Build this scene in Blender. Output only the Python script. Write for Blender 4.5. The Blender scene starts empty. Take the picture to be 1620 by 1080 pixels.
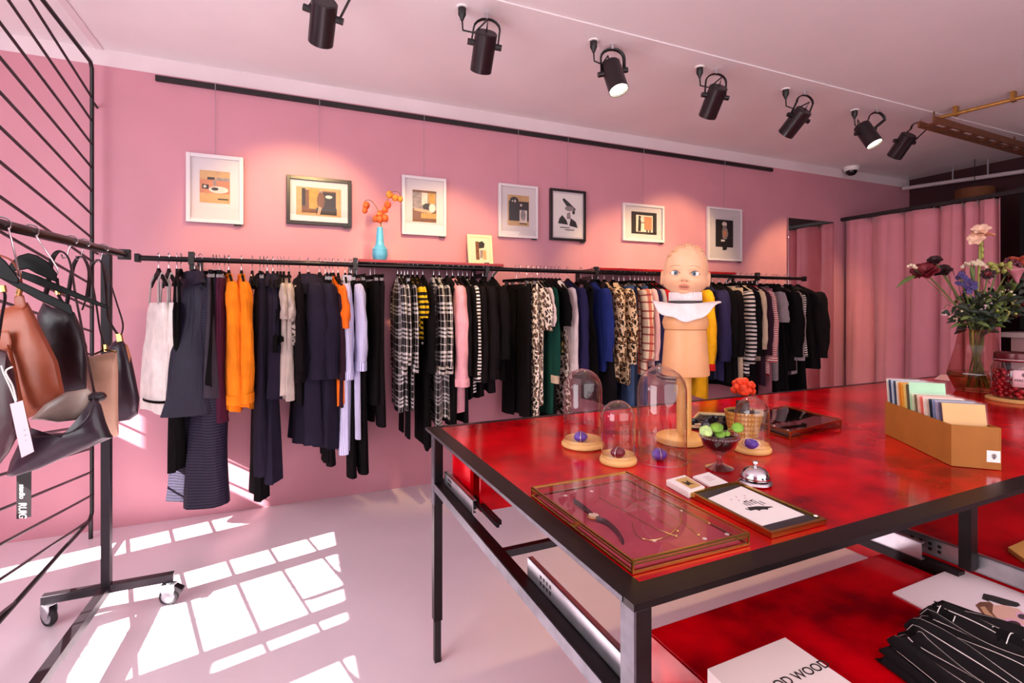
import bpy, bmesh, math, random
from mathutils import Vector, Matrix

# ------------------------------------------------------------------ camera, world, sun, exposure
SC = bpy.context.scene
COL = SC.collection
F_PX, CX, HY, YAW = 797.0, 810.0, 485.0, math.radians(23.2)
CAM = Vector((0.0, -3.78, 1.35))
FWD = Vector((math.sin(YAW), math.cos(YAW), 0))
RGT = Vector((math.cos(YAW), -math.sin(YAW), 0))
cam_d = bpy.data.cameras.new('camera')
cam = bpy.data.objects.new('camera', cam_d)
COL.objects.link(cam)
cam.location = CAM
cam.rotation_euler = (math.pi / 2, 0, -YAW)
cam_d.sensor_width = 36.0
cam_d.lens = F_PX / 1620 * 36
cam_d.shift_y = -(540 - HY) / 1620
cam_d.clip_start = 0.02
SC.camera = cam
SC.view_settings.view_transform = 'Standard'
SC.view_settings.look = 'None'
SC.view_settings.gamma = 1.0
SC.view_settings.use_curve_mapping = False
SC.view_settings.exposure = 0.12
try:
    SC.cycles.use_denoising = True
    SC.cycles.max_bounces = 10
    SC.cycles.transparent_max_bounces = 24
    SC.cycles.sample_clamp_indirect = 6.0
except Exception:
    pass

world = bpy.data.worlds.new('world')
SC.world = world
world.use_nodes = True
wn = world.node_tree
wn.nodes.clear()
wo = wn.nodes.new('ShaderNodeOutputWorld')
wb = wn.nodes.new('ShaderNodeBackground')
wb.inputs['Color'].default_value = (0.80, 0.88, 1.0, 1)
wb.inputs['Strength'].default_value = 1.3
wn.links.new(wb.outputs[0], wo.inputs[0])

SUN_DIR = Vector((1.0, 0.268, -0.69)).normalized()
sun_d = bpy.data.lights.new('sun', 'SUN')
sun_d.energy = 46.0
sun_d.angle = 0.006
sun_d.color = (1.0, 0.95, 0.90)
sun = bpy.data.objects.new('sun', sun_d)
COL.objects.link(sun)
sun.location = (-6, -2, 5)
sun.rotation_euler = SUN_DIR.to_track_quat('-Z', 'Y').to_euler()


def area(name, loc, aim, sx, sy, power, color):
    d = bpy.data.lights.new(name, 'AREA')
    d.shape = 'RECTANGLE'
    d.size, d.size_y = sx, sy
    d.energy = power
    d.color = color
    o = bpy.data.objects.new(name, d)
    COL.objects.link(o)
    o.location = loc
    o.rotation_euler = (Vector(aim) - Vector(loc)).to_track_quat('-Z', 'Y').to_euler()
    return o


# daylight through the shop window on the left; added fill lamp behind the camera for curtain and right end
area('window_daylight', (-2.5, -2.6, 1.55), (0, -2.0, 1.45), 3.2, 2.2, 128, (0.93, 0.98, 1.0))
area('front_fill_light', (1.9, -5.35, 1.75), (2.2, -2.0, 1.6), 4.6, 2.2, 88, (0.95, 0.98, 1.0))

# ------------------------------------------------------------------ pixel helpers (photograph 1620 x 1080)


def ray(px, py):
    return FWD + RGT * ((px - CX) / F_PX) + Vector((0, 0, (HY - py) / F_PX))


def on_z(px, py, z):
    d = ray(px, py)
    return CAM + d * ((z - CAM.z) / d.z)


def on_y(px, py, y):
    d = ray(px, py)
    return CAM + d * ((y - CAM.y) / d.y)


def on_x(px, py, x):
    d = ray(px, py)
    return CAM + d * ((x - CAM.x) / d.x)


def at_depth(px, py, zc):
    return CAM + ray(px, py) * zc


def depth(p):
    return (Vector(p) - CAM).dot(FWD)


# ------------------------------------------------------------------ object helpers


def thing(name, label, cat, loc=(0, 0, 0), rotz=0.0, group=None):
    o = bpy.data.objects.new(name, None)
    o.empty_display_size = 0.05
    COL.objects.link(o)
    o.location = loc
    o.rotation_euler = (0, 0, rotz)
    o['label'] = label
    o['category'] = cat
    if group:
        o['group'] = group
    return o


def tag(o, label, cat, group=None, kind=None):
    o['label'] = label
    o['category'] = cat
    if group:
        o['group'] = group
    if kind:
        o['kind'] = kind
    return o


def struct(o):
    o['kind'] = 'structure'
    return o


def frame_of(d):
    d = Vector(d).normalized()
    a = Vector((0, 0, 1)) if abs(d.z) < 0.9 else Vector((1, 0, 0))
    u = d.cross(a).normalized()
    return u, d.cross(u).normalized()


class MB:
    """collects shapes and links them as ONE mesh object"""

    def __init__(s):
        s.v, s.f, s.sm, s.uv = [], [], [], []

    def face(s, ids, smooth=False, uv=None):
        s.f.append(ids)
        s.sm.append(smooth)
        s.uv.append(uv)

    def box(s, lo, hi, M=None):
        b = len(s.v)
        for z in (lo[2], hi[2]):
            for y in (lo[1], hi[1]):
                for x in (lo[0], hi[0]):
                    p = Vector((x, y, z))
                    s.v.append(M @ p if M else p)
        for q in ((0, 2, 3, 1), (4, 5, 7, 6), (0, 1, 5, 4), (2, 6, 7, 3), (0, 4, 6, 2), (1, 3, 7, 5)):
            s.face([b + k for k in q])
        return s

    def bar(s, a, b, w, h, up=(0, 0, 1)):
        """rectangular bar from a to b"""
        a, b = Vector(a), Vector(b)
        d = (b - a).normalized()
        side = d.cross(Vector(up))
        if side.length < 1e-4:
            side = d.cross(Vector((1, 0, 0)))
        side.normalize()
        u = side.cross(d).normalized()
        n = len(s.v)
        for p in (a, b):
            for sx, sy in ((-1, -1), (1, -1), (1, 1), (-1, 1)):
                s.v.append(p + side * (sx * w / 2) + u * (sy * h / 2))
        s.face([n + 3, n + 2, n + 1, n])
        s.face([n + 4, n + 5, n + 6, n + 7])
        for k in range(4):
            j = (k + 1) % 4
            s.face([n + k, n + j, n + 4 + j, n + 4 + k])
        return s

    def tube(s, pts, r, n=8, cap=True, flat=1.0, smooth=True, side=None):
        """round (or flattened) tube through pts; r a number or one per point"""
        pts = [Vector(p) for p in pts]
        m = len(pts)
        rs = r if isinstance(r, (list, tuple)) else [r] * m
        u = None
        b = len(s.v)
        for i, p in enumerate(pts):
            t = (pts[min(i + 1, m - 1)] - pts[max(i - 1, 0)])
            if t.length < 1e-9:
                t = Vector((0, 0, 1))
            t.normalize()
            if u is None:
                u = Vector(side) if side is not None else frame_of(t)[0]
            u = (u - t * u.dot(t))
            if u.length < 1e-6:
                u = frame_of(t)[0]
            u.normalize()
            w = t.cross(u)
            for k in range(n):
                a = 2 * math.pi * k / n
                s.v.append(p + u * (math.cos(a) * rs[i]) + w * (math.sin(a) * rs[i] * flat))
        for i in range(m - 1):
            for k in range(n):
                j = (k + 1) % n
                s.face([b + i * n + k, b + i * n + j, b + (i + 1) * n + j, b + (i + 1) * n + k], smooth)
        if cap:
            s.face([b + k for k in reversed(range(n))])
            s.face([b + (m - 1) * n + k for k in range(n)])
        return s

    def cyl(s, a, b, r, n=20, r2=None):
        return s.tube([a, b], [r, r if r2 is None else r2], n)

    def lathe(s, prof, c=(0, 0, 0), n=32, M=None, cap=True, smooth=True):
        """prof: list of (r, z)"""
        c = Vector(c)
        b = len(s.v)
        for r, z in prof:
            for k in range(n):
                a = 2 * math.pi * k / n
                p = Vector((r * math.cos(a), r * math.sin(a), z))
                if M:
                    p = M @ p
                s.v.append(p + c)
        for i in range(len(prof) - 1):
            for k in range(n):
                j = (k + 1) % n
                s.face([b + i * n + k, b + i * n + j, b + (i + 1) * n + j, b + (i + 1) * n + k], smooth)
        if cap:
            if prof[0][0] > 1e-5:
                s.face([b + k for k in reversed(range(n))])
            if prof[-1][0] > 1e-5:
                s.face([b + (len(prof) - 1) * n + k for k in range(n)])
        return s

    def prism(s, poly, axis_fn, t0, t1, smooth=False):
        """poly 2D points, axis_fn(u, v, t) -> Vector"""
        n = len(poly)
        b = len(s.v)
        for t in (t0, t1):
            for (u, v) in poly:
                s.v.append(Vector(axis_fn(u, v, t)))
        s.face([b + k for k in reversed(range(n))])
        s.face([b + n + k for k in range(n)])
        for k in range(n):
            j = (k + 1) % n
            s.face([b + k, b + j, b + n + j, b + n + k], smooth)
        return s

    def grid(s, rows, closed=False, uv=None, smooth=True):
        """rows: list of equal length lists of points"""
        b = len(s.v)
        n = len(rows[0])
        for r in rows:
            for p in r:
                s.v.append(Vector(p))
        for i in range(len(rows) - 1):
            for k in range(n if closed else n - 1):
                j = (k + 1) % n
                ids = [b + i * n + k, b + i * n + j, b + (i + 1) * n + j, b + (i + 1) * n + k]
                fu = None
                if uv:
                    u0, u1 = uv[0][k], uv[0][k + 1]
                    v0, v1 = uv[1][i], uv[1][i + 1]
                    fu = [(u0, v0), (u1, v0), (u1, v1), (u0, v1)]
                s.face(ids, smooth, fu)
        return s

    def ball(s, c, r, n=14, m=10, sc=(1, 1, 1), M=None, fn=None):
        c = Vector(c)
        rows = []
        for i in range(m + 1):
            th = math.pi * (i / m)
            row = []
            for k in range(n):
                a = 2 * math.pi * k / n
                d = Vector((math.sin(th) * math.cos(a), math.sin(th) * math.sin(a), math.cos(th)))
                rr = r * (fn(d) if fn else 1)
                p = Vector((d.x * rr * sc[0], d.y * rr * sc[1], d.z * rr * sc[2]))
                row.append((M @ p if M else p) + c)
            rows.append(row)
        return s.grid(rows[::-1], True)

    def build(s, name, mat, parent=None, bevel=0.0, world=False, solid=0.0):
        me = bpy.data.meshes.new(name)
        off = Vector((0, 0, 0))
        if world and parent is not None:
            p = parent
            while p is not None:
                off += p.location
                p = p.parent
        me.from_pydata([tuple(v - off) for v in s.v], [], s.f)
        me.polygons.foreach_set('use_smooth', s.sm)
        if any(u for u in s.uv):
            lay = me.uv_layers.new(name='UVMap')
            k = 0
            for fi, f in enumerate(s.f):
                for j in range(len(f)):
                    lay.data[k].uv = s.uv[fi][j] if s.uv[fi] else (0, 0)
                    k += 1
        me.materials.append(mat)
        me.set_sharp_from_angle(angle=math.radians(42))
        me.validate()
        me.update()
        o = bpy.data.objects.new(name, me)
        COL.objects.link(o)
        if parent is not None:
            o.parent = parent
        if solid:
            md = o.modifiers.new('solid', 'SOLIDIFY')
            md.thickness = solid
            md.offset = 0
        if bevel:
            md = o.modifiers.new('bevel', 'BEVEL')
            md.width = bevel
            md.segments = 2
            md.limit_method = 'ANGLE'
        return o


def pillow(mb, outline, fn, thick, rings=(1.0, 0.96, 0.86, 0.66, 0.36, 0.0), edge=0.12):
    """inflated outline (2D, roughly star shaped); fn(u, v, t) -> Vector; t in -thick..thick"""
    n = len(outline)
    cu = sum(p[0] for p in outline) / n
    cv = sum(p[1] for p in outline) / n
    for sgn in (1, -1):
        rows = []
        for s in rings:
            h = thick * (edge + (1 - edge) * math.sqrt(max(0, 1 - s ** 2.6)))
            rows.append([fn(cu + (u - cu) * s, cv + (v - cv) * s, sgn * h) for u, v in outline])
        mb.grid(rows if sgn < 0 else [r[::-1] for r in rows], True)
    a = [fn(u, v, thick * edge) for u, v in outline]
    b = [fn(u, v, -thick * edge) for u, v in outline]
    mb.grid([a, b], True)
    return mb


def text(name, body, size, origin, right, up, mat, parent, depth_=0.0003, align='LEFT', tall=1.0):
    cu = bpy.data.curves.new(name, 'FONT')
    cu.body = body
    cu.size = size
    cu.extrude = depth_
    cu.align_x = align
    tmp = bpy.data.objects.new(name, cu)
    COL.objects.link(tmp)
    dg = bpy.context.evaluated_depsgraph_get()
    me = bpy.data.meshes.new_from_object(tmp.evaluated_get(dg))
    bpy.data.objects.remove(tmp)
    bpy.data.curves.remove(cu)
    me.name = name
    me.materials.clear()
    me.materials.append(mat)
    o = bpy.data.objects.new(name, me)
    COL.objects.link(o)
    r = Vector(right).normalized()
    u = Vector(up)
    u = (u - r * u.dot(r)).normalized()
    n = r.cross(u)
    u = u * tall
    M = Matrix(((r.x, u.x, n.x, 0), (r.y, u.y, n.y, 0), (r.z, u.z, n.z, 0), (0, 0, 0, 1)))
    o.parent = parent
    p = Vector(origin)
    q = parent
    while q is not None:
        p -= q.location
        q = q.parent
    M.translation = p
    o.matrix_basis = M
    return o


# ------------------------------------------------------------------ materials
def lin(c):
    if isinstance(c, str):
        c = [int(c[i:i + 2], 16) / 255 for i in (0, 2, 4)]
        c = [x / 12.92 if x <= 0.04045 else ((x + 0.055) / 1.055) ** 2.4 for x in c]
    return (c[0], c[1], c[2], 1)


class NT:
    """small node helper"""

    def __init__(s, name):
        s.m = bpy.data.materials.new(name)
        s.m.use_nodes = True
        s.t = s.m.node_tree
        s.bs = s.t.nodes['Principled BSDF']
        s.out = s.t.nodes['Material Output']

    def n(s, kind, **kw):
        o = s.t.nodes.new(kind)
        for k, v in kw.items():
            setattr(o, k, v)
        return o

    def l(s, a, b):
        s.t.links.new(a, b)

    def put(s, sock, v):
        if hasattr(v, 'is_output'):
            s.l(v, sock)
        else:
            sock.default_value = v

    def math(s, op, a, b=None, c=None):
        o = s.n('ShaderNodeMath', operation=op)
        s.put(o.inputs[0], a)
        if b is not None:
            s.put(o.inputs[1], b)
        if c is not None:
            s.put(o.inputs[2], c)
        return o.outputs[0]

    def mix(s, f, a, b):
        o = s.n('ShaderNodeMix', data_type='RGBA')
        s.put(o.inputs[0], f)
        s.put(o.inputs[6], a)
        s.put(o.inputs[7], b)
        return o.outputs[2]

    def coord(s, which):
        return s.n('ShaderNodeTexCoord').outputs[which]

    def sep(s, v):
        o = s.n('ShaderNodeSeparateXYZ')
        s.l(v, o.inputs[0])
        return o.outputs

    def noise(s, vec, scale, detail=3, rough=0.5, out=0):
        o = s.n('ShaderNodeTexNoise')
        if vec is not None:
            s.l(vec, o.inputs['Vector'])
        o.inputs['Scale'].default_value = scale
        o.inputs['Detail'].default_value = detail
        o.inputs['Roughness'].default_value = rough
        return o.outputs[out]

    def ramp(s, f, stops, interp='LINEAR'):
        o = s.n('ShaderNodeValToRGB')
        o.color_ramp.interpolation = interp
        e = o.color_ramp.elements
        while len(e) < len(stops):
            e.new(0.5)
        for x, (p, c) in zip(e, stops):
            x.position = p
            x.color = c if len(c) == 4 else (*c, 1)
        s.l(f, o.inputs[0])
        return o.outputs[0]

    def stripe(s, v, period, duty, off=0.0):
        a = s.math('ADD', s.math('DIVIDE', v, period), off)
        return s.math('LESS_THAN', s.math('FRACT', a), duty)

    def bump(s, h, strength=0.3, dist=0.01):
        o = s.n('ShaderNodeBump')
        o.inputs['Strength'].default_value = strength
        o.inputs['Distance'].default_value = dist
        s.l(h, o.inputs['Height'])
        s.l(o.outputs[0], s.bs.inputs['Normal'])

    def set(s, **kw):
        for k, v in kw.items():
            s.put(s.bs.inputs[k.replace('_', ' ')], v)
        return s


MATS = {}


def plain(name, col, rough=0.5, metal=0.0, spec=0.5, noise=0.0, nscale=30, bump=0.0, bscale=200, coat=0.0):
    if name in MATS:
        return MATS[name]
    t = NT(name)
    c = lin(col)
    t.set(Roughness=rough, Metallic=metal)
    t.bs.inputs['Specular IOR Level'].default_value = spec
    if coat:
        t.bs.inputs['Coat Weight'].default_value = coat
        t.bs.inputs['Coat Roughness'].default_value = 0.05
    co = t.coord('Object')
    if noise:
        f = t.noise(co, nscale, 4)
        dark = tuple(x * (1 - noise) for x in c[:3]) + (1,)
        lite = tuple(min(1, x * (1 + noise)) for x in c[:3]) + (1,)
        t.l(t.ramp(f, [(0.3, dark), (0.7, lite)]), t.bs.inputs['Base Color'])
    else:
        t.bs.inputs['Base Color'].default_value = c
    if bump:
        t.bump(t.noise(co, bscale, 3), bump, 0.004)
    MATS[name] = t.m
    return t.m


def glass(name, tint=(1, 1, 1), ior=1.45, rough=0.0, boost=1.0):
    """thin clear glass: what is behind shows through, edges and lights reflect"""
    if name in MATS:
        return MATS[name]
    t = NT(name)
    tr = t.n('ShaderNodeBsdfTransparent')
    gl = t.n('ShaderNodeBsdfGlossy')
    gl.inputs['Roughness'].default_value = rough
    gl.inputs['Color'].default_value = (1, 0.97, 0.98, 1)
    lw = t.n('ShaderNodeLayerWeight')
    lw.inputs[0].default_value = 0.5
    edge = t.math('POWER', lw.outputs['Facing'], 2.0)
    t.l(t.mix(edge, (*tint, 1), (*[x * 0.62 for x in tint], 1)), tr.inputs[0])
    f0 = ((ior - 1) / (ior + 1)) ** 2
    mx = t.n('ShaderNodeMixShader')
    fr = t.math('ADD', f0, t.math('MULTIPLY', 1 - f0, t.math('POWER', lw.outputs['Facing'], 3.6)))
    t.l(t.math('MINIMUM', t.math('MULTIPLY', fr, boost), 1.0), mx.inputs[0])
    t.l(tr.outputs[0], mx.inputs[1])
    t.l(gl.outputs[0], mx.inputs[2])
    t.l(mx.outputs[0], t.out.inputs[0])
    MATS[name] = t.m
    return t.m


def emit(name, col, strength):
    if name in MATS:
        return MATS[name]
    t = NT(name)
    t.bs.inputs['Base Color'].default_value = (0, 0, 0, 1)
    t.bs.inputs['Emission Color'].default_value = lin(col)
    t.bs.inputs['Emission Strength'].default_value = strength
    MATS[name] = t.m
    return t.m


def cloth(name, col, rough=0.9, kind='plain', col2=None, col3=None, a=0.02, spec=0.2, sheen=0.0):
    """woven cloth; u runs around the garment, v down it, in metres"""
    if name in MATS:
        return MATS[name]
    t = NT(name)
    t.set(Roughness=rough)
    t.bs.inputs['Specular IOR Level'].default_value = spec
    if sheen:
        t.bs.inputs['Sheen Weight'].default_value = sheen
    c1 = lin(col)
    c2 = lin(col2) if col2 else None
    uvc = t.coord('UV')
    U = t.sep(uvc)
    u, v = U[0], U[1]
    wob = t.noise(t.coord('Object'), 6, 2)
    if kind == 'plain':
        f = t.noise(t.coord('Object'), 14, 4)
        k = t.ramp(f, [(0.25, tuple(x * 0.82 for x in c1[:3])), (0.75, tuple(min(1, x * 1.15) for x in c1[:3]))])
    elif kind == 'hstripe':
        vv = t.math('ADD', v, t.math('MULTIPLY', wob, 0.012))
        k = t.mix(t.stripe(vv, a, 0.5), c1, c2)
    elif kind == 'vstripe':
        k = t.mix(t.stripe(u, a, 0.4), c1, c2)
    elif kind == 'pin':
        k = t.mix(t.stripe(u, a, 0.06), c1, c2)
    elif kind == 'plaid':
        c3 = lin(col3)
        uu = t.math('ADD', u, t.math('MULTIPLY', wob, 0.01))
        vv = t.math('ADD', v, t.math('MULTIPLY', wob, 0.03))

        def bands(x):
            big = t.stripe(x, a, 0.46)
            l1 = t.stripe(x, a, 0.035, 0.29)
            gap = t.stripe(x, a / 6, 0.55)
            return t.math('MAXIMUM', t.math('MULTIPLY', big, gap), l1)
        s_ = t.math('ADD', bands(uu), bands(vv))
        k = t.mix(t.math('GREATER_THAN', s_, 0.5), c1, c3)
        k = t.mix(t.math('GREATER_THAN', s_, 1.5), k, c2)
    elif kind == 'check':
        c3 = lin(col3)
        b1 = t.stripe(u, a, 0.35)
        b2 = t.math('MAXIMUM', t.stripe(v, a, 0.1), t.stripe(v, a, 0.1, 0.45))
        k = t.mix(b1, c1, c2)
        k = t.mix(t.math('MULTIPLY', b2, 0.9), k, c3)
    elif kind == 'leopard':
        mp = t.n('ShaderNodeMapping')
        t.l(uvc, mp.inputs[0])
        nz = t.noise(uvc, 40, 2, out=1)
        mxv = t.n('ShaderNodeMix', data_type='VECTOR')
        mxv.inputs[0].default_value = 0.012
        t.l(mp.outputs[0], mxv.inputs[4])
        t.l(nz, mxv.inputs[5])
        vo = t.n('ShaderNodeTexVoronoi')
        vo.inputs['Scale'].default_value = 1 / a
        t.l(mxv.outputs[1], vo.inputs['Vector'])
        brk = t.math('MULTIPLY', t.noise(uvc, 70, 1), 0.36)
        d = t.math('ADD', vo.outputs['Distance'], t.math('SUBTRACT', brk, 0.18))
        c3 = lin(col3)
        k = t.ramp(d, [(0.0, c3), (0.30, c2), (0.52, c1)], 'CONSTANT')
    t.l(k, t.bs.inputs['Base Color'])
    mpw = t.n('ShaderNodeMapping')
    mpw.inputs['Scale'].default_value = (26, 4.5, 1)
    t.l(uvc, mpw.inputs[0])
    wr = t.noise(mpw.outputs[0], 1.0, 3, 0.6)
    fine = t.noise(uvc, 900, 2)
    t.bump(t.math('ADD', wr, t.math('MULTIPLY', fine, 0.06)), 0.55, 0.022)
    MATS[name] = t.m
    return t.m


def paint(name, col, rough, mottled=0.04, scale=3.0, bumpy=0.05):
    t = NT(name)
    c = lin(col)
    co = t.coord('Object')
    f = t.noise(co, scale, 5)
    t.l(t.ramp(f, [(0.3, tuple(x * (1 - mottled) for x in c[:3])), (0.7, tuple(min(1, x * (1 + mottled)) for x in c[:3]))]),
        t.bs.inputs['Base Color'])
    t.set(Roughness=rough)
    t.bump(t.noise(co, 90, 4), bumpy, 0.003)
    return t.m


WALL = paint('pink_wall_paint', 'C98896', 0.55)
WALLTOP = paint('pale_pink_paint', 'E4D2D6', 0.6)
CEIL = paint('pale_pink_ceiling_paint', 'F0E6E8', 0.5, 0.03, 2.0, 0.25)
FLOOR = paint('pink_poured_floor', 'EAD6E0', 0.26, 0.05, 1.5, 0.03)
DARKWALL = paint('dark_red_wall_paint', '3A1018', 0.7)


def red_resin():
    t = NT('red_resin')
    co = t.coord('Object')
    f = t.noise(co, 2.2, 5, 0.55)
    f2 = t.noise(co, 9, 4, 0.6)
    g = t.math('ADD', t.math('MULTIPLY', f, 0.75), t.math('MULTIPLY', f2, 0.25))
    t.l(t.ramp(g, [(0.35, lin('66000A')), (0.47, lin('AE000C')), (0.62, lin('DC0012'))]), t.bs.inputs['Base Color'])
    t.set(Roughness=0.14)
    t.bs.inputs['Specular Tint'].default_value = (1.0, 0.25, 0.25, 1)
    t.bs.inputs['Specular IOR Level'].default_value = 0.35
    t.bs.inputs['Coat Weight'].default_value = 0.0
    t.bs.inputs['Coat Roughness'].default_value = 0.03
    t.bump(f2, 0.03, 0.01)
    return t.m


RED = red_resin()
STEEL = plain('dark_steel', '2A2426', 0.38, 0.85, noise=0.25, nscale=12)
PALESTEEL = plain('pale_steel', '6A6870', 0.45, 0.9, noise=0.2, nscale=25)  # paler tone for the left faces of frame and legs
BLACK = plain('black_powder_coat', '120C0F', 0.4, 0.0)
BLACKMETAL = plain('black_metal', '191216', 0.3, 0.5)
CHROME = plain('chrome', 'D8D6DA', 0.12, 1.0)
ZINC = plain('zinc_plate', 'B9B9BE', 0.3, 0.9, noise=0.1)
BRASS = plain('brass', 'C79A4A', 0.22, 1.0)
WHITE = plain('white_lacquer', 'EFE6E4', 0.4)
PAPER = plain('white_paper', 'EDE2DE', 0.7)
CREAM = plain('cream_paper', 'E4CDB0', 0.7)
INK = plain('black_ink', '17110F', 0.6)
WOOD = plain('pale_wood', 'D9A866', 0.45, noise=0.15, nscale=9)
RUBBER = plain('black_rubber', '1A171A', 0.6)
GREYPL = plain('grey_plastic', '8E8890', 0.4)
GLASS = glass('clear_glass', boost=1.5)

# ------------------------------------------------------------------ the setting
PAINT_Z, CEIL_Z, EDGE_Y, UP_Z = 2.81, 2.91, -1.39, 2.917
XL, XR, YF = -2.6, 6.95, -5.5


def sbox(name, lo, hi, mat):
    return struct(MB().box(lo, hi).build(name, mat))


sbox('floor', (XL - .2, YF - .2, -0.1), (XR + .2, 0.15, 0.0), FLOOR)
sbox('wall_back', (XL - .2, 0.0, 0.0), (XR + .2, 0.15, PAINT_Z), WALL)
sbox('trim_1', (XL - .2, 0.0, PAINT_Z), (XR + .2, 0.15, CEIL_Z + .1), WALLTOP)
sbox('ceiling_soffit', (XL - .2, EDGE_Y, CEIL_Z), (XR + .2, 0.15, UP_Z + .1), CEIL)
sbox('ceiling', (XL - .2, YF - .2, UP_Z), (XR + .2, EDGE_Y, UP_Z + .1), CEIL)
sbox('wall_right', (XR, YF - .2, 0.0), (XR + .2, 0.15, UP_Z + .1), DARKWALL)
sbox('wall_front', (XL - .2, YF - .2, 0.0), (XR + .2, YF, UP_Z + .1), WALL)
# ceiling seam across the soffit, left of the spots
a = on_z(102, 4, CEIL_Z)
trim = MB().box((a.x - .02, EDGE_Y, CEIL_Z - .006), (a.x + .02, -0.002, CEIL_Z + .01))
struct(trim.build('trim_2', WALLTOP))

# left shop front: unseen wall, openings shaped to throw the sun patches (Y from, Y to, sill, head)
OPEN = [(-0.885, -0.68, 0.55, 1.90), (-0.66, -0.41, 1.66, 1.88),
        (-1.53, -1.335, 1.20, 1.95), (-2.11, -1.63, 1.27, 1.95),
        (-2.27, -2.20, 1.60, 1.95), (-3.10, -2.50, 1.40, 1.95)]


def facade():
    ys = sorted({YF, 0.0} | {o[0] for o in OPEN} | {o[1] for o in OPEN})
    zs = sorted({0.0, UP_Z} | {o[2] for o in OPEN} | {o[3] for o in OPEN})
    m = MB()
    for y0, y1 in zip(ys, ys[1:]):
        for z0, z1 in zip(zs, zs[1:]):
            ym, zm = (y0 + y1) / 2, (z0 + z1) / 2
            if any(o[0] < ym < o[1] and o[2] < zm < o[3] for o in OPEN):
                continue
            m.box((XL - .03, y0, z0), (XL, y1, z1))
    return m


struct(facade().build('wall_left', WALL))
for i, (y0, y1, z0, z1) in enumerate(OPEN):
    m = MB()
    if i == 3:
        for y in (-1.76, -1.835):
            m.box((XL - .03, y - .004, z0), (XL - .015, y + .004, z1))
    if i == 1:
        m.box((XL - .03, -.50, z0), (XL - .015, -.47, z1))
    m.box((XL - .03, y0, z0), (XL - .015, y0 + .006, z1))
    struct(m.build('window_%d' % (i + 1), BLACK))

# picture rail, screwed to the wall
PR = thing('picture_rail', 'long thin black picture rail high on the pink wall', 'rail', (on_y(247, 125, -.012).x, -.012, on_y(247, 125, -.012).z))
a, b = on_y(246, 125, -.012), on_y(1222, 268, -.012)
zr = (a.z + b.z) / 2
MB().box((a.x, -.022, zr - .017), (b.x, -.001, zr + .017)).build('rail_bar', BLACK, PR, world=True)

# ------------------------------------------------------------------ framed prints
FR_WHITE = plain('white_frame_lacquer', 'DDD2D5', 0.35)
FR_BLACK = plain('black_frame_lacquer', '1B0F12', 0.3)
FR_CREAM = plain('cream_frame_paint', 'E9D9AE', 0.45)
MAT_ = plain('mat_board', 'D6C9CB', 0.8)
TAN = plain('aged_print_paper', 'C49A68', 0.8, noise=0.12, nscale=20)
SEPIA = plain('sepia_print', '6E4426', 0.7, noise=0.3, nscale=25)
OCHRE = plain('ochre_print', 'B98A35', 0.7, noise=0.2)
GREYP = plain('grey_print', '8E807E', 0.7, noise=0.35, nscale=40)
DARKP = plain('dark_print', '1C1416', 0.7, noise=0.4, nscale=30)
SKINP = plain('skin_tone_print', 'C99678', 0.7, noise=0.1)
LIGHTP = plain('pale_print', 'DCC9BE', 0.7, noise=0.15, nscale=30)
PINKP = plain('salmon_print', 'C07A58', 0.7, noise=0.1)


def ell(cx, cy, rx, ry, n=14, a0=0, a1=360):
    return [(cx + rx * math.cos(math.radians(a0 + (a1 - a0) * k / n)), cy + ry * math.sin(math.radians(a0 + (a1 - a0) * k / n))) for k in range(n + (0 if a1 - a0 == 360 else 1))]


def rect(x0, y0, x1, y1):
    return [(x0, y0), (x1, y0), (x1, y1), (x0, y1)]


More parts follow.
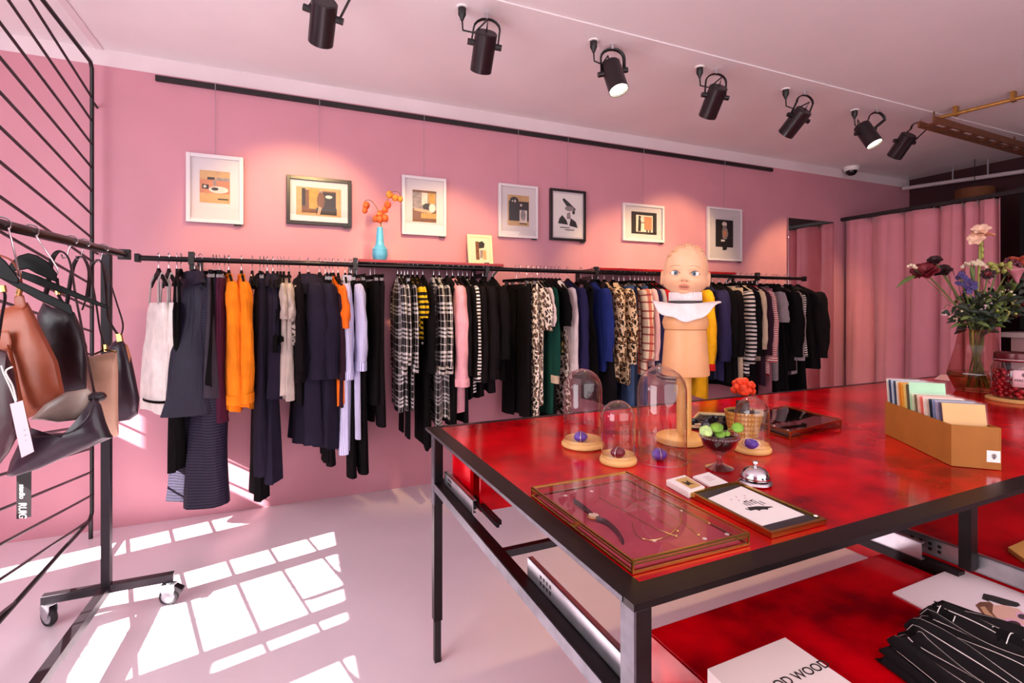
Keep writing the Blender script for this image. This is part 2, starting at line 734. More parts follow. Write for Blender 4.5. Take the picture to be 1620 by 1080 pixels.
def picture(px, frame_mat, fw, prints, shapes, label, wire=True, pad=None):
    """px: left, right, top at left, bottom at left in the photograph"""
    L, R, T, B = px
    Yp = -.03
    tl, bl = on_y(L, T, Yp), on_y(L, B, Yp)
    xr = on_y(R, T, Yp).x
    x0, x1, z0, z1 = tl.x, xr, bl.z, tl.z
    o = thing('framed_print', label, 'picture', ((x0 + x1) / 2, -.015, z0), 0, 'framed prints on the pink wall')
    m = MB()
    for lo, hi in (((x0, z0), (x0 + fw, z1)), ((x1 - fw, z0), (x1, z1)), ((x0 + fw, z0), (x1 - fw, z0 + fw)), ((x0 + fw, z1 - fw), (x1 - fw, z1))):
        m.box((lo[0], -.034, lo[1]), (hi[0], -.006, hi[1]))
    m.build('frame', frame_mat, o, world=True, bevel=.0015)
    MB().box((x0 + fw * .9, -.018, z0 + fw * .9), (x1 - fw * .9, -.008, z1 - fw * .9)).build('mat_board', MAT_, o, world=True)
    W, H = x1 - x0 - 2 * fw, z1 - z0 - 2 * fw
    u0, v0, u1, v1 = prints[:4]
    pu0, pu1 = x0 + fw + W * u0, x0 + fw + W * u1
    pv0, pv1 = z0 + fw + H * v0, z0 + fw + H * v1
    pr = MB().box((pu0, -.0195, pv0), (pu1, -.017, pv1)).build('print', prints[4], o, world=True)
    lay = 0
    groups = {}
    for mat, poly in shapes:
        lay += 1
        m = groups.setdefault(mat.name, (mat, MB()))[1]
        m.prism([(pu0 + (pu1 - pu0) * a_, pv0 + (pv1 - pv0) * b_) for a_, b_ in poly],
                lambda u, v, t: (u, -t, v), .0193, .0197 + .0002 * lay)
    for nm, (mat, m) in groups.items():
        m.build('image', mat, pr, world=True)
    MB().box((x0 + fw * .5, -.031, z0 + fw * .5), (x1 - fw * .5, -.0305, z1 - fw * .5)).build('glazing', glass('picture_glass', boost=0.8), o, world=True)
    if wire:
        MB().box((x1 - .055, -.034, z0 - .012), (x1 - .012, -.024, z0 - .001)).build('name_tag', BLACK, o, world=True)
        xm = (x0 + x1) / 2
        MB().tube([(xm, -.012, z1 - .01), (xm, -.014, zr + .015)], .0011, 5).tube([(xm, -.026, zr - .025), (xm, -.026, zr + .02), (xm, -.012, zr + .024)], .0025, 6).build('hanging_wire', GREYPL, o, world=True)
    return o


picture((294, 385, 240, 350), FR_WHITE, .024, (.18, .27, .80, .80, TAN),
        [(PINKP, rect(0, .3, 1, .72)), (DARKP, rect(.25, .72, .5, .80)), (GREYP, rect(.55, .70, .98, .80)), (DARKP, [(.08, .43), (.3, .42), (.3, .56), (.08, .57)]),
         (LIGHTP, ell(.62, .42, .33, .11)), (DARKP, ell(.5, .44, .12, .05)), (LIGHTP, ell(.17, .5, .05, .04)), (GREYP, [(.45, .55), (.55, .55), (.52, .75), (.46, .75)]), (INK, rect(.6, .11, .95, .15))],
        'tall white framed print with a reclining figure, first from the left')
picture((453, 556, 276, 353), FR_BLACK, .024, (.10, .14, .88, .84, TAN),
        [(SEPIA, rect(.12, .1, .88, .9)), (OCHRE, rect(.28, .25, .5, .95)), (DARKP, rect(.12, .35, .2, .95)), (DARKP, rect(.52, .3, .88, .86)), (INK, rect(.44, .06, .9, .3)), (GREYP, rect(.5, .4, .58, .9)),
         (SEPIA, ell(.54, .55, .09, .3)), (SKINP, [(.45, .05), (.52, .05), (.56, .3), (.5, .35)]), (LIGHTP, ell(.72, .7, .08, .06))],
        'wide black framed print with ochre curtain and dark standing figure')
picture((636, 706, 276, 370), FR_WHITE, .022, (.2, .2, .82, .80, GREYP),
        [(SEPIA, rect(0, 0, 1, .4)), (OCHRE, rect(.35, .12, 1, .28)), (GREYP, rect(.02, .5, .3, .85)), (LIGHTP, rect(.38, .55, .62, .97)), (OCHRE, rect(.66, .6, .95, .93)), (DARKP, ell(.62, .48, .2, .12)),
         (SKINP, [(.05, .36), (.5, .3), (.8, .28), (.85, .36), (.55, .4), (.1, .42)]), (LIGHTP, ell(.82, .46, .14, .14)), (SEPIA, rect(0, .93, 1, 1))],
        'white framed print behind the blue vase with a seated pink figure')
picture((789, 851, 289, 374), FR_WHITE, .02, (.2, .2, .82, .84, TAN),
        [(DARKP, rect(.06, .16, .98, .8)), (INK, ell(.3, .82, .2, .12)), (LIGHTP, ell(.34, .8, .04, .05)), (LIGHTP, ell(.62, .68, .05, .04)), (LIGHTP, ell(.22, .8, .03, .03)), (LIGHTP, rect(.55, .12, .9, .52)), (GREYP, ell(.72, .36, .12, .18)), (INK, rect(.55, .06, .9, .09))],
        'white framed tall print of a black rectangle above the small cream frame')
picture((871, 927, 297, 379), FR_BLACK, .02, (.05, .04, .95, .96, PAPER),
        [(INK, [(.3, .86), (.45, .72), (.75, .62), (.78, .66), (.55, .8), (.36, .9)]), (GREYP, ell(.55, .66, .16, .06)), (INK, [(.15, .3), (.5, .28), (.45, .38), (.3, .5), (.2, .42)]), (INK, [(.55, .26), (.85, .22), (.78, .36), (.6, .44)]),
         (GREYP, [(.45, .42), (.6, .42), (.58, .58), (.47, .55)]), (INK, rect(.22, .2, .55, .22)), (INK, rect(.4, .15, .72, .17)), (INK, ell(.7, .58, .05, .05))],
        'black framed tall print with ink mountains and a flying bird')
picture((986, 1051, 320, 380), FR_WHITE, .022, (.18, .16, .86, .84, DARKP),
        [(LIGHTP, rect(.18, .1, .84, .86)), (PINKP, rect(.5, .2, .8, .8)), (INK, [(.25, .12), (.36, .12), (.38, .5), (.35, .72), (.27, .68)]), (INK, ell(.32, .76, .05, .07)), (INK, rect(.58, .1, .64, .2)), (INK, rect(.7, .1, .76, .2)), (SEPIA, rect(.36, .5, .52, .54))],
        'small white landscape framed print with two standing figures')
picture((1120, 1174, 326, 411), FR_WHITE, .02, (.22, .24, .78, .80, DARKP),
        [(LIGHTP, ell(.5, .84, .14, .09)), (GREYP, [(.42, .8), (.6, .78), (.72, .5), (.62, .3), (.4, .3), (.36, .55)]), (PAPER, rect(.3, .2, .52, .27)), (INK, [(.4, -.12), (.62, -.1), (.7, .22), (.36, .2)]), (PINKP, ell(.52, .5, .1, .12))],
        'white framed print with a figure on black, last before the mirror')

# ------------------------------------------------------------------ mirror, curtain and the dark end of the shop
MIRROR = plain('mirror_silver', 'E6DADA', 0.01, 1.0)
a, b = on_y(1247, 344, -.02), on_y(1319, 348, -.02)
mx0, mx1, mzt = a.x, b.x, a.z
o = thing('wall_mirror', 'tall frameless mirror on the pink wall reflecting the curtain', 'mirror', ((mx0 + mx1) / 2, -.012, .12))
MB().box((mx0, -.022, .12), (mx1, -.0135, mzt)).build('mirror_glass', MIRROR, o, world=True, bevel=.002)
MB().box((mx0 + .03, -.0135, .16), (mx1 - .03, -.0005, mzt - .04)).build('backing_board', BLACK, o, world=True)

CURT = NT('pink_velvet_curtain')
CURT.set(Roughness=0.8)
co = CURT.coord('Object')
CURT.l(CURT.ramp(CURT.noise(co, 5, 4), [(0.3, lin('CC7C88')), (0.7, lin('D18390'))]), CURT.bs.inputs['Base Color'])
CURT.bs.inputs['Sheen Weight'].default_value = 0.3
CURT.bump(CURT.noise(co, 300, 2), .1, .002)
CX_ = 5.69
ctop = on_x(1340, 349, CX_).z
cy1 = on_x(1583, 327, CX_).y
o = thing('curtain', 'full length pink pleated curtain hung beside the wall mirror', 'curtain', (CX_, -.7, 0.03))
rows = []
ny = 170
rnd = random.Random(5)
ph = [0]
for k in range(ny):
    y01 = k / (ny - 1)
    ph.append(ph[-1] + (0.22 if y01 < .76 else 0.52) * (0.8 + 0.4 * rnd.random()))
for i in range(26):
    f = i / 25
    z = ctop - .01 - (ctop - .04) * f
    r = []
    for k in range(ny):
        y01 = k / (ny - 1)
        y = -.03 + (cy1 + .03) * y01
        amp = (.045 + .035 * f) if y01 < .76 else (.045 + .02 * f)
        q_ = ph[k] * .78 + .25 * math.sin(3 * f + k * .05)
        x = CX_ + amp * (2 * abs(math.sin(q_ * .5)) ** .7 - 1) * -1 + .006 * math.sin(2.1 * ph[k] + 2 * f)
        r.append((x, y + .006 * math.sin(ph[k] * 2), z))
    rows.append(r)
MB().grid(rows).build('curtain_cloth', CURT.m, o, world=True, solid=.004)
ra, rb_ = Vector((CX_, -.002, ctop + .02)), Vector((CX_, cy1 - .5, ctop + .02))
o = thing('curtain_rail', 'black curtain rail above the pink pleated curtain', 'rail', (CX_, -.7, ctop + .02))
MB().bar(ra, rb_, .05, .035).build('rail_bar', BLACK, o, world=True)
m = MB()
for k in range(24):
    y = -.05 + (cy1 + .1) * k / 23
    m.tube([(CX_, y, ctop + .004), (CX_, y, ctop - .03)], .004, 6)
m.build('glider_hooks', GREYPL, o, world=True)

# dark doorway / board right of the curtain, pale sill below it
bx = 6.4
o = thing('dark_panel', 'large black board right of the pink curtain', 'board', (bx, -2.0, .5))
pA, pB = on_x(1560, 520, bx), on_x(1640, 330, bx)
MB().box((bx, -3.6, 1.13), (bx + .03, -1.25, 2.45)).build('board', plain('matte_black_board', '060304', .8), o, world=True)
MB().box((bx - .01, -3.62, 2.45), (bx + .03, -1.23, 2.50)).build('top_rail', BLACK, o, world=True)
o = thing('low_counter', 'pale counter ledge behind the flower vase', 'counter', (bx - .1, -2.2, 0))
MB().box((bx - .22, -3.9, 1.06), (bx + .2, -1.2, 1.11)).build('ledge', plain('pale_ledge', 'D8BDB8', .5), o, world=True, bevel=.004)
MB().box((bx - .16, -3.85, 0.0), (bx + .18, -1.25, 1.06)).build('body', plain('pale_pink_panel', 'C79C9C', .6), o, world=True)

# lampshade in the dark corner
p = on_x(1542, 311, 6.6)
o = thing('drum_lampshade', 'dim brown drum lampshade hanging in the dark corner', 'lamp', p)
MB().lathe([(.155, -.08), (.16, -.08), (.16, .08), (.155, .08)], p, 32, cap=False).build('shade', plain('brown_shade_cloth', '6B3A1C', .8), o, world=True)
MB().tube([p + Vector((0, 0, .0)), Vector((p.x, p.y, UP_Z))], .004, 6).build('cord', BLACK, o, world=True)
MB().ball(p, .04).build('bulb', plain('opal_bulb', 'D9C9B0', .3), o, world=True)

# white conduit, brass pipe and cable tray under the ceiling
a, b = on_y(1437, 296, -.06), None
a = Vector((6.75, -.04, on_x(1440, 296, 6.75).z))
b = on_x(1640, 268, 6.75)
o = thing('ceiling_conduit', 'white conduit pipe crossing the dark end of the ceiling', 'pipe', a)
MB().cyl(a, b, .022, 12).build('pipe', plain('white_pipe', 'CDB9BC', .4), o, world=True)
for f in (.04, .42, .68):
    q = a.lerp(b, f)
    MB().cyl(q + Vector((0, 0, .0)), (q.x, q.y, CEIL_Z if q.y > EDGE_Y else UP_Z), .008, 8).build('hanger_rod', GREYPL, o, world=True)
BR2 = plain('aged_brass_pipe', 'B98A48', .35, .7, noise=.2)
za = 2.86
a, b = on_z(1475, 189, za), on_z(1640, 148, za)
o = thing('brass_pipe', 'thin brass pipe running across the ceiling at upper right', 'pipe', a)
MB().cyl(a, b, .014, 10).build('pipe', BR2, o, world=True)
for f in (.25, .8):
    q = a.lerp(b, f)
    MB().box((q.x - .02, q.y - .012, q.z - .018), (q.x + .02, q.y + .012, UP_Z)).build('pipe_clip', BR2, o, world=True)
TRAY = plain('copper_brown_tray', '7A4A30', .45, .4, noise=.2)
za = 2.78
a, b = on_z(1466, 193, za), on_z(1640, 242, za)
o = thing('cable_tray', 'brown cable tray with cross rungs below the dark ceiling', 'tray', a)
d = (b - a).normalized()
sd = Vector((d.y, -d.x, 0)) * .055
MB().bar(a + sd, b + sd, .012, .05).build('side_rail', TRAY, o, world=True)
MB().bar(a - sd, b - sd, .012, .05).build('side_rail', TRAY, o, world=True)
for k in range(9):
    q = a.lerp(b, (k + .5) / 9)
    MB().bar(q - sd, q + sd, .03, .02).build('rung', TRAY, o, world=True)
for f in (.12, .85):
    q = a.lerp(b, f)
    MB().cyl(q - sd, Vector((q.x - sd.x, q.y - sd.y, UP_Z if q.y < EDGE_Y else CEIL_Z)), .006, 8).build('drop_rod', TRAY, o, world=True)

# dome camera
p = on_z(1347, 264, CEIL_Z)
o = thing('dome_camera', 'small white and black dome security camera on the ceiling', 'camera', p)
MB().lathe([(.075, 0), (.075, -.03), (.066, -.045)], p, 24).build('housing', WHITE, o, world=True)
MB().lathe([(.056, -.045), (.052, -.07), (.03, -.092), (0, -.1)], p, 24).build('dome', plain('smoked_dome', '120E12', .08), o, world=True)

# ------------------------------------------------------------------ ceiling spots
SPOT_BODY = plain('matte_black_spot', '1A0E14', .34, 0.0)
LENS_ON = emit('lit_lens', 'FFF1CF', 14)
LENS_OFF = plain('lens_glass', '2A2224', .1)
WARM = (1.0, 0.69, 0.30)
SPY = -1.26


def spot(px_m, py_m, px_t, py_t, px_b, py_b, dirw, label, lit, power, aim, plug=None, blend=.6, size=66):
    """mount pixel, top and bottom of the can in the photograph, aim point"""
    p = on_z(px_m, py_m, CEIL_Z)
    p.y = SPY if abs(p.y - SPY) < .35 else p.y
    zc = depth(p)
    L, R = .195, .058
    iv = RGT * ((px_b - px_t) / F_PX * zc) + Vector((0, 0, -(py_b - py_t) / F_PX * zc))
    d = (iv.normalized() + ray((px_t + px_b) / 2, (py_t + py_b) / 2) * aim).normalized()
    c0 = at_depth((px_t + px_b) / 2, (py_t + py_b) / 2, zc - .02)     # centre of the can
    top, bot = c0 - d * (L / 2), c0 + d * (L / 2)
    o = thing('ceiling_spotlight', label, 'spotlight', p, 0, 'black spotlights along the ceiling edge')
    Mx = d.to_track_quat('Z', 'Y').to_matrix()
    can = MB().lathe([(.0, -L / 2), (R * .9, -L / 2), (R, -L / 2 + .006), (R, L / 2), (R * .93, L / 2), (R * .93, L / 2 - .012), (0, L / 2 - .012)], c0, 36, Mx, cap=False)
    can.build('can', SPOT_BODY, o, world=True)
    MB().lathe([(R * .9, L / 2 - .0115), (0, L / 2 - .010)], c0, 30, Mx, cap=False).build('lens', LENS_ON if lit else LENS_OFF, o, world=True)
    side = d.cross(Vector((0, 0, 1)))
    side.normalize()
    k = (RGT - d * RGT.dot(d)).normalized()
    side = k if abs(k.z) < .8 else side
    piv = c0 - d * .035
    e0, e1 = piv + side * (R + .012), piv - side * (R + .012)
    up = p + Vector((0, 0, -.028))
    sv = Vector((side.x, side.y, 0)).normalized() * (R + .012)
    arch = [e0]
    for t in range(9):
        an = math.pi * t / 8
        arch.append(up + Vector((0, 0, -.055)) + sv * math.cos(an) + Vector((0, 0, .055)) * math.sin(an))
    arch.append(e1)
    MB().tube(arch, .011, 8, flat=.45, side=d).build('yoke', BLACK, o, world=True)
    for e, s_ in ((e0, 1), (e1, -1)):
        MB().cyl(e - side * s_ * .014, e + side * s_ * .02, .016, 14).build('knob', BLACK, o, world=True)
    MB().cyl(p, p + Vector((0, 0, -.03)), .012, 12).build('mount_bolt', CHROME, o, world=True)
    if plug:
        q = on_z(plug[0], plug[1], CEIL_Z)
        MB().lathe([(.03, 0), (.03, -.008)], q, 20).build('ceiling_socket', WHITE, o, world=True)
        MB().lathe([(.021, -.006), (.021, -.04), (.013, -.055), (.008, -.07)], q, 14).build('plug', BLACK, o, world=True)
        tip = c0 - d * (L / 2)
        mid = (q + tip) / 2 + Vector((0, 0, -.07))
        MB().tube([q + Vector((0, 0, -.065)), q + Vector((.005, 0, -.12)), mid, tip - d * .05 + Vector((0, 0, .01)), tip], .005, 7).build('cable', BLACK, o, world=True)
    if power:
        ld = bpy.data.lights.new('spot_beam', 'SPOT')
        ld.energy = power * .9
        ld.color = WARM
        ld.spot_size = math.radians(size)
        ld.spot_blend = blend
        ld.shadow_soft_size = .03
        lo = bpy.data.objects.new('spot_beam', ld)
        COL.objects.link(lo)
        lo.location = (c0 + d * (L / 2 + .01)) - p
        lo.rotation_euler = d.to_track_quat('-Z', 'Y').to_euler()
        lo.parent = o
    return o


def wall_aim(px, py):
    return on_y(px, py, -.02)


SPOTS = [
    (535, -72, 514, 0, 507, 70, 'black ceiling spotlight cut by the top edge, leftmost', False, 90, .7, None),
    (770, 22, 770, 48, 760, 116, 'black ceiling spotlight with plugged cable, second from left', False, 110, .62, (731, 11)),
    (968, 71, 962, 92, 982, 152, 'lit black ceiling spotlight showing its bright lens, third from left', True, 70, -.35, (939, 64)),
    (1133, 110, 1137, 138, 1119, 184, 'black ceiling spotlight right of the lit third one, tilted to the wall', False, 95, .62, (1107, 106)),
    (1265, 148, 1272, 175, 1243, 212, 'black ceiling spotlight tilted strongly left, fifth from left', False, 80, .62, (1243, 141)),
    (1370, 178, 1362, 198, 1384, 228, 'lit black ceiling spotlight pointing right, sixth from left', True, 50, -.4, (1352, 174)),
    (1432, 195, 1437, 215, 1416, 246, 'black ceiling spotlight beside the cable tray, last in the row', False, 85, .6, None),
]
for s_ in SPOTS:
    mx_, my_, tx, ty, bx_, by_, lab, lit, pw, aim, plug = s_
    spot(mx_, my_, tx, ty, bx_, by_, None, lab, lit, pw, aim, plug)

# ------------------------------------------------------------------ the long clothes rail on the wall
RY, RZ = -.30, 1.628
xa, xb = on_y(218, 410, RY).x, on_y(1272, 440, RY).x
o = thing('clothes_rail', 'long black tube clothes rail running along the pink wall', 'rail', ((xa + xb) / 2, RY, RZ))
MB().cyl((xa, RY, RZ), (xb, RY, RZ), .0155, 20).build('rail_tube', BLACKMETAL, o, world=True)
for x, s_ in ((xa, -1), (xb, 1)):
    MB().box((x - .012, RY - .024, RZ - .024), (x + .012, RY + .024, RZ + .024)).build('end_cap', BLACKMETAL, o, world=True, bevel=.003)
for px in (303, 562, 770, 943, 1198):
    x = on_y(px, 420, RY).x
    m = MB()
    m.box((x - .014, RY - .02, RZ - .03), (x + .014, RY + .02, RZ + .045))
    m.box((x - .012, RY, RZ - .06), (x + .012, -.001, RZ - .028))
    m.bar((x, RY + .01, RZ - .05), (x, -.004, RZ - .36), .018, .018, (1, 0, 0))
    m.box((x - .016, -.014, RZ - .4), (x + .016, -.001, RZ + .03))
    m.build('bracket', BLACK, o, world=True)
for px0, px1, lab in ((562, 795, 'red lacquered wall shelf under the blue vase'), (943, 1161, 'red lacquered wall shelf partly hidden behind the doll head')):
    x0, x1 = on_y(px0, 415, RY).x, on_y(px1, 435, RY).x
    s_ = thing('wall_shelf', lab, 'shelf', ((x0 + x1) / 2, -.16, RZ + .018), 0, 'red shelves above the clothes rail')
    MB().box((x0 + .02, RY - .025, RZ + .020), (x1, -.002, RZ + .038)).build('shelf_board', plain('dark_red_lacquer', '8E0C14', .3), s_, world=True, bevel=.002)
    MB().box((x0 + .02, RY - .025, RZ + .0165), (x1, RY - .012, RZ + .0198)).build('edge_strip', BLACK, s_, world=True)
    m = MB()
    m.bar((x1 - .02, RY, RZ + .014), (x1 - .16, RY + .05, RZ - .17), .016, .016)
    m.build('brace', BLACK, s_, world=True)

HOOK = plain('chrome_hook', 'C9C4C8', .2, 1.0)
HWOOD = plain('black_hanger_wood', '060405', .5, spec=.12)
CLIP = plain('steel_clip', '8C8484', .4, .9)
COLLAR_IN = plain('shadow_lining', '140E12', .8)


def make_hook(m, z0):
    pts = []
    for k in range(10):
        a = math.radians(215 - k * 27)
        pts.append((0, .021 * math.cos(a), .0022 + .019 * math.sin(a)))
    pts += [(0, .016, -.022), (0, .003, -.04), (0, 0, -.055), (0, 0, z0)]
    return m.tube(pts, .0021, 6)


HANGERS = {}


def hanger(kind, root):
    """meshes are shared between hangers of one kind"""
    if kind not in HANGERS:
        hook = make_hook(MB(), -.09).build('hook', HOOK, root)
        if kind == 'wood':
            half = [(0, -.07), (.014, -.072), (.03, -.085), (.10, -.118), (.185, -.165), (.19, -.182), (.175, -.18), (.1, -.142), (.03, -.118), (0, -.113)]
            poly = half + [(-a_, b_) for a_, b_ in half[-2:0:-1]]
            arm = MB().prism(poly, lambda u, v, t: (t, u, v), -.007, .007).build('shoulder_bar', HWOOD, root, bevel=.003)
            HANGERS[kind] = [hook, arm]
        else:
            arm = MB().box((-.006, -.17, -.105), (.006, .17, -.082)).build('clip_bar', HWOOD, root, bevel=.003)
            cl = [hook, arm]
            for s_ in (-1, 1):
                c = MB().box((-.010, s_ * .12 - .012, -.142), (.010, s_ * .12 + .012, -.10)).tube([(0, s_ * .12 - .014, -.115), (0, s_ * .12 + .014, -.115)], .012, 8).build('clip', CLIP, root)
                cl.append(c)
            HANGERS[kind] = cl
        return
    for p in HANGERS[kind]:
        c = p.copy()
        COL.objects.link(c)
        c.parent = root


def body_rows(prof, n, rnd, fold, nf, drape=1.0):
    """prof: (z, half width, half thickness); returns rows of points with folds that grow downwards"""
    p1, p2, p3 = rnd.uniform(0, 6.28), rnd.uniform(0, 6.28), rnd.uniform(0, 6.28)
    rows, vs = [], []
    z0, z1 = prof[0][0], prof[-1][0]
    for (z, hw, ht) in prof:
        f = (z0 - z) / max(1e-6, z0 - z1)
        r = []
        for k in range(n):
            a = 2 * math.pi * k / n
            ca, sa = math.cos(a), math.sin(a)
            y = hw * math.copysign(abs(ca) ** .9, ca)
            x = ht * math.copysign(abs(sa) ** .8, sa)
            w = fold * (f ** .7) * (math.sin(nf * y / .2 + p1 + 1.3 * f) + .5 * math.sin(2.3 * nf * y / .2 + p2 - f))
            x += w
            x += ht * .25 * f * math.sin(3 * a * 2 + p3 + 2 * f)
            zz = z - .012 * f * math.sin(2 * a + p2) * drape
            r.append(Vector((x, y, zz)))
        rows.append(r)
        vs.append(-z)
    return rows, vs


def interp(prof, m):
    """resample a profile into m rows"""
    out = []
    zs = [p[0] for p in prof]
    for k in range(m):
        z = zs[0] + (zs[-1] - zs[0]) * k / (m - 1)
        for p, q in zip(prof, prof[1:]):
            if q[0] <= z <= p[0] + 1e-9:
                t = (p[0] - z) / max(1e-9, p[0] - q[0])
                out.append((z, p[1] + (q[1] - p[1]) * t, p[2] + (q[2] - p[2]) * t))
                break
        else:
            out.append(prof[-1])
    return out


def loft(name, rows, vs, mat, root, circ, cap=True):
    m = MB()
    n = len(rows[0])
    us = [circ * k / n for k in range(n + 1)]
    m.grid(rows, True, (us, vs))
    if cap:
        for r, flip in ((rows[0], False), (rows[-1], True)):
            b = len(m.v)
            m.v += [Vector(p) for p in r]
            c = sum(r, Vector((0, 0, 0))) / n
            m.v.append(c)
            for k in range(n):
                j = (k + 1) % n
                m.face([b + k, b + n, b + j] if not flip else [b + j, b + n, b + k], True,
                       [(us[k], vs[0] if not flip else vs[-1])] * 3)
    return m.build(name, mat, root)


def sleeve(root, s, sw, z0, L, ht, rw, mat, rnd, cuff=None, bend=.02, rend=None, name='sleeve'):
    rend = rend or rw * .72
    n, rows, vs = 16, [], []
    p1 = rnd.uniform(0, 6.28)
    m_ = 14
    for k in range(m_):
        f = k / (m_ - 1)
        if f < .12:
            g = f / .12
            c = Vector((0, s * (sw - .055 + .055 * g), z0 - .035 * g * g))
        else:
            g = (f - .12) / .88
            c = Vector((bend * math.sin(g * 2.2) * .4, s * (sw + .035 * math.sin(g * 2.0) - bend * g), z0 - .035 - (L - .035) * g))
        rr = rw + (rend - rw) * f
        hh = min(ht, rr) * (1 if f > .1 else .8)
        r = []
        for q in range(n):
            a = 2 * math.pi * q / n
            wr = 1 + .08 * math.sin(3 * a + 9 * f + p1) + .05 * math.sin(22 * f + a + p1)
            r.append(c + Vector((hh * math.sin(a) * wr, rr * math.cos(a) * wr, (.012 * math.cos(a) * s if f < .1 else 0))))
        rows.append(r)
        vs.append(f * L)
    if s < 0:
        rows = [r[::-1] for r in rows]
    o = loft(name, rows, vs, mat, root, 2 * math.pi * rw * .8)
    if cuff:
        c = sum(rows[-1], Vector((0, 0, 0))) / n
        ring = []
        for dz, sc in ((.045, 1.0), (.04, 1.12), (-.012, 1.12), (-.014, 1.0)):
            ring.append([c + (p - c) * sc + Vector((0, 0, dz)) for p in rows[-1]])
        loft('cuff', ring, [0, .01, .05, .06], cuff, o, .2)
    return o


def ring_band(name, prof, n, mat, root, hw=None):
    rows = []
    for z, a_, b_ in prof:
        rows.append([Vector((b_ * math.sin(2 * math.pi * k / n), a_ * math.cos(2 * math.pi * k / n), z)) for k in range(n)])
    return loft(name, rows, [0.01 * i for i in range(len(rows))], mat, root, .4)


def garment(kind, root, L, mat, ht, htb, seed, mat2=None, sw=.19, hemw=None, sl=None, fold=None):
    rnd = random.Random(seed)
    mat2 = mat2 or mat
    fold = fold if fold is not None else min(.010, htb * .35)
    n = 28
    if kind in ('coat', 'top', 'shirt', 'tee'):
        hw = hemw or sw * (1.02 if kind != 'coat' else 1.1)
        prof = [(-.105, .050, .012), (-.122, .085, ht * .5), (-.145, .135, ht * .75), (-.175, sw * .95, ht * .9), (-.215, sw, ht), (-.34, sw * .97, ht), (-L * .7, hw * .98, (ht + htb) / 2), (-L, hw, htb)]
        rows, vs = body_rows(interp(prof[:5], 7) + interp(prof[5:], 13), n, rnd, fold, 3.2)
        loft('body', rows, vs, mat, root, 4 * sw)
        lz = sl if sl else min(L - .2, .57)
        if kind == 'tee':
            for s in (-1, 1):
                sleeve(root, s, sw, -.165, sl or .24, ht * 1.05, .085, mat, rnd, rend=.095)
        else:
            for s in (-1, 1):
                sleeve(root, s, sw, -.16, lz, max(ht * 1.08, .014), .07 if kind != 'coat' else .078, mat, rnd,
                       cuff=mat2 if kind in ('top', 'shirt') else None, rend=.055 if kind != 'coat' else .066)
        if kind == 'coat':
            ring_band('collar', [(-.105, .05, .014), (-.098, .062, ht * .6), (-.13, .105, ht * .95), (-.155, .125, ht * 1.05), (-.15, .1, ht * .8)], 20, mat, root)
        elif kind == 'shirt':
            ring_band('collar', [(-.10, .045, .014), (-.088, .05, ht * .7), (-.125, .085, ht * .9), (-.135, .07, ht * .6)], 20, mat, root)
        else:
            ring_band('neckband', [(-.098, .05, .012), (-.096, .058, ht * .55), (-.112, .072, ht * .6), (-.114, .06, ht * .4)], 20, mat2, root)
    elif kind in ('cami', 'dress'):
        top = -.27 if kind == 'cami' else -.15
        hw = hemw or .24
        b0 = .15 if kind == 'cami' else .13
        prof = [(top, b0, ht * .7), (top - .05, .17, ht), (top - .2, .165, ht), (-L * .6, hw * .85, (ht + htb) / 2), (-L, hw, htb)]
        rows, vs = body_rows(interp(prof, 18), n, rnd, fold * 1.3, 4.0)
        loft('body', rows, vs, mat, root, .7)
        for s in (-1, 1):
            if kind == 'cami':
                MB().tube([(0, s * .075, -.098), (ht * .5, s * .09, -.15), (ht * .6, s * .11, top - .01)], .005, 6).tube([(0, s * .075, -.098), (-ht * .5, s * .09, -.15), (-ht * .6, s * .11, top - .01)], .005, 6).build('strap', mat2, root)
            else:
                MB().tube([(0, s * .06, -.095), (0, s * .09, -.12), (0, s * .115, top - .03)], [.014, .03, .045], 10, flat=max(.25, ht / .05)).build('shoulder', mat, root)
    elif kind == 'pants':
        wz = -.125
        ring_band('waistband', [(wz, .172, ht * .7), (wz - .002, .176, ht * .85), (wz - .045, .178, ht), (wz - .046, .17, ht * .7)], 24, mat2, root)
        hwl = hemw or .075
        for s in (-1, 1):
            p1 = rnd.uniform(0, 6)
            rows, vs = [], []
            for k in range(16):
                f = k / 15
                z = wz - .03 - (L + wz - .03) * f
                c = s * (.088 + .012 * f)
                hw = .088 + (hwl - .088) * min(1, f * 1.6)
                hh = ht * .9 + (htb - ht * .9) * f
                r = []
                for q in range(16):
                    a = 2 * math.pi * q / 16
                    r.append(Vector((hh * math.sin(a) * (1 + .18 * math.sin(3 * a + p1 + 5 * f)) + fold * f * math.sin(4 * f + p1), c + hw * math.cos(a) * (1 + .05 * math.sin(7 * f + p1)), z)))
                rows.append(r)
                vs.append(-z)
            loft('trouser_leg', rows, vs, mat, root, .4)
    elif kind == 'skirt':
        wz = -.125
        ring_band('waistband', [(wz, .165, ht * .7), (wz - .002, .17, ht * .85), (wz - .04, .172, ht), (wz - .041, .16, ht * .7)], 24, mat2, root)
        hw = hemw or .22
        rows, vs = body_rows(interp([(wz - .03, .168, ht * .95), (wz - .15, .19, ht), (-L, hw, htb)], 14), n, rnd, fold * 1.4, 4.5)
        loft('skirt_panel', rows, vs, mat, root, .8)


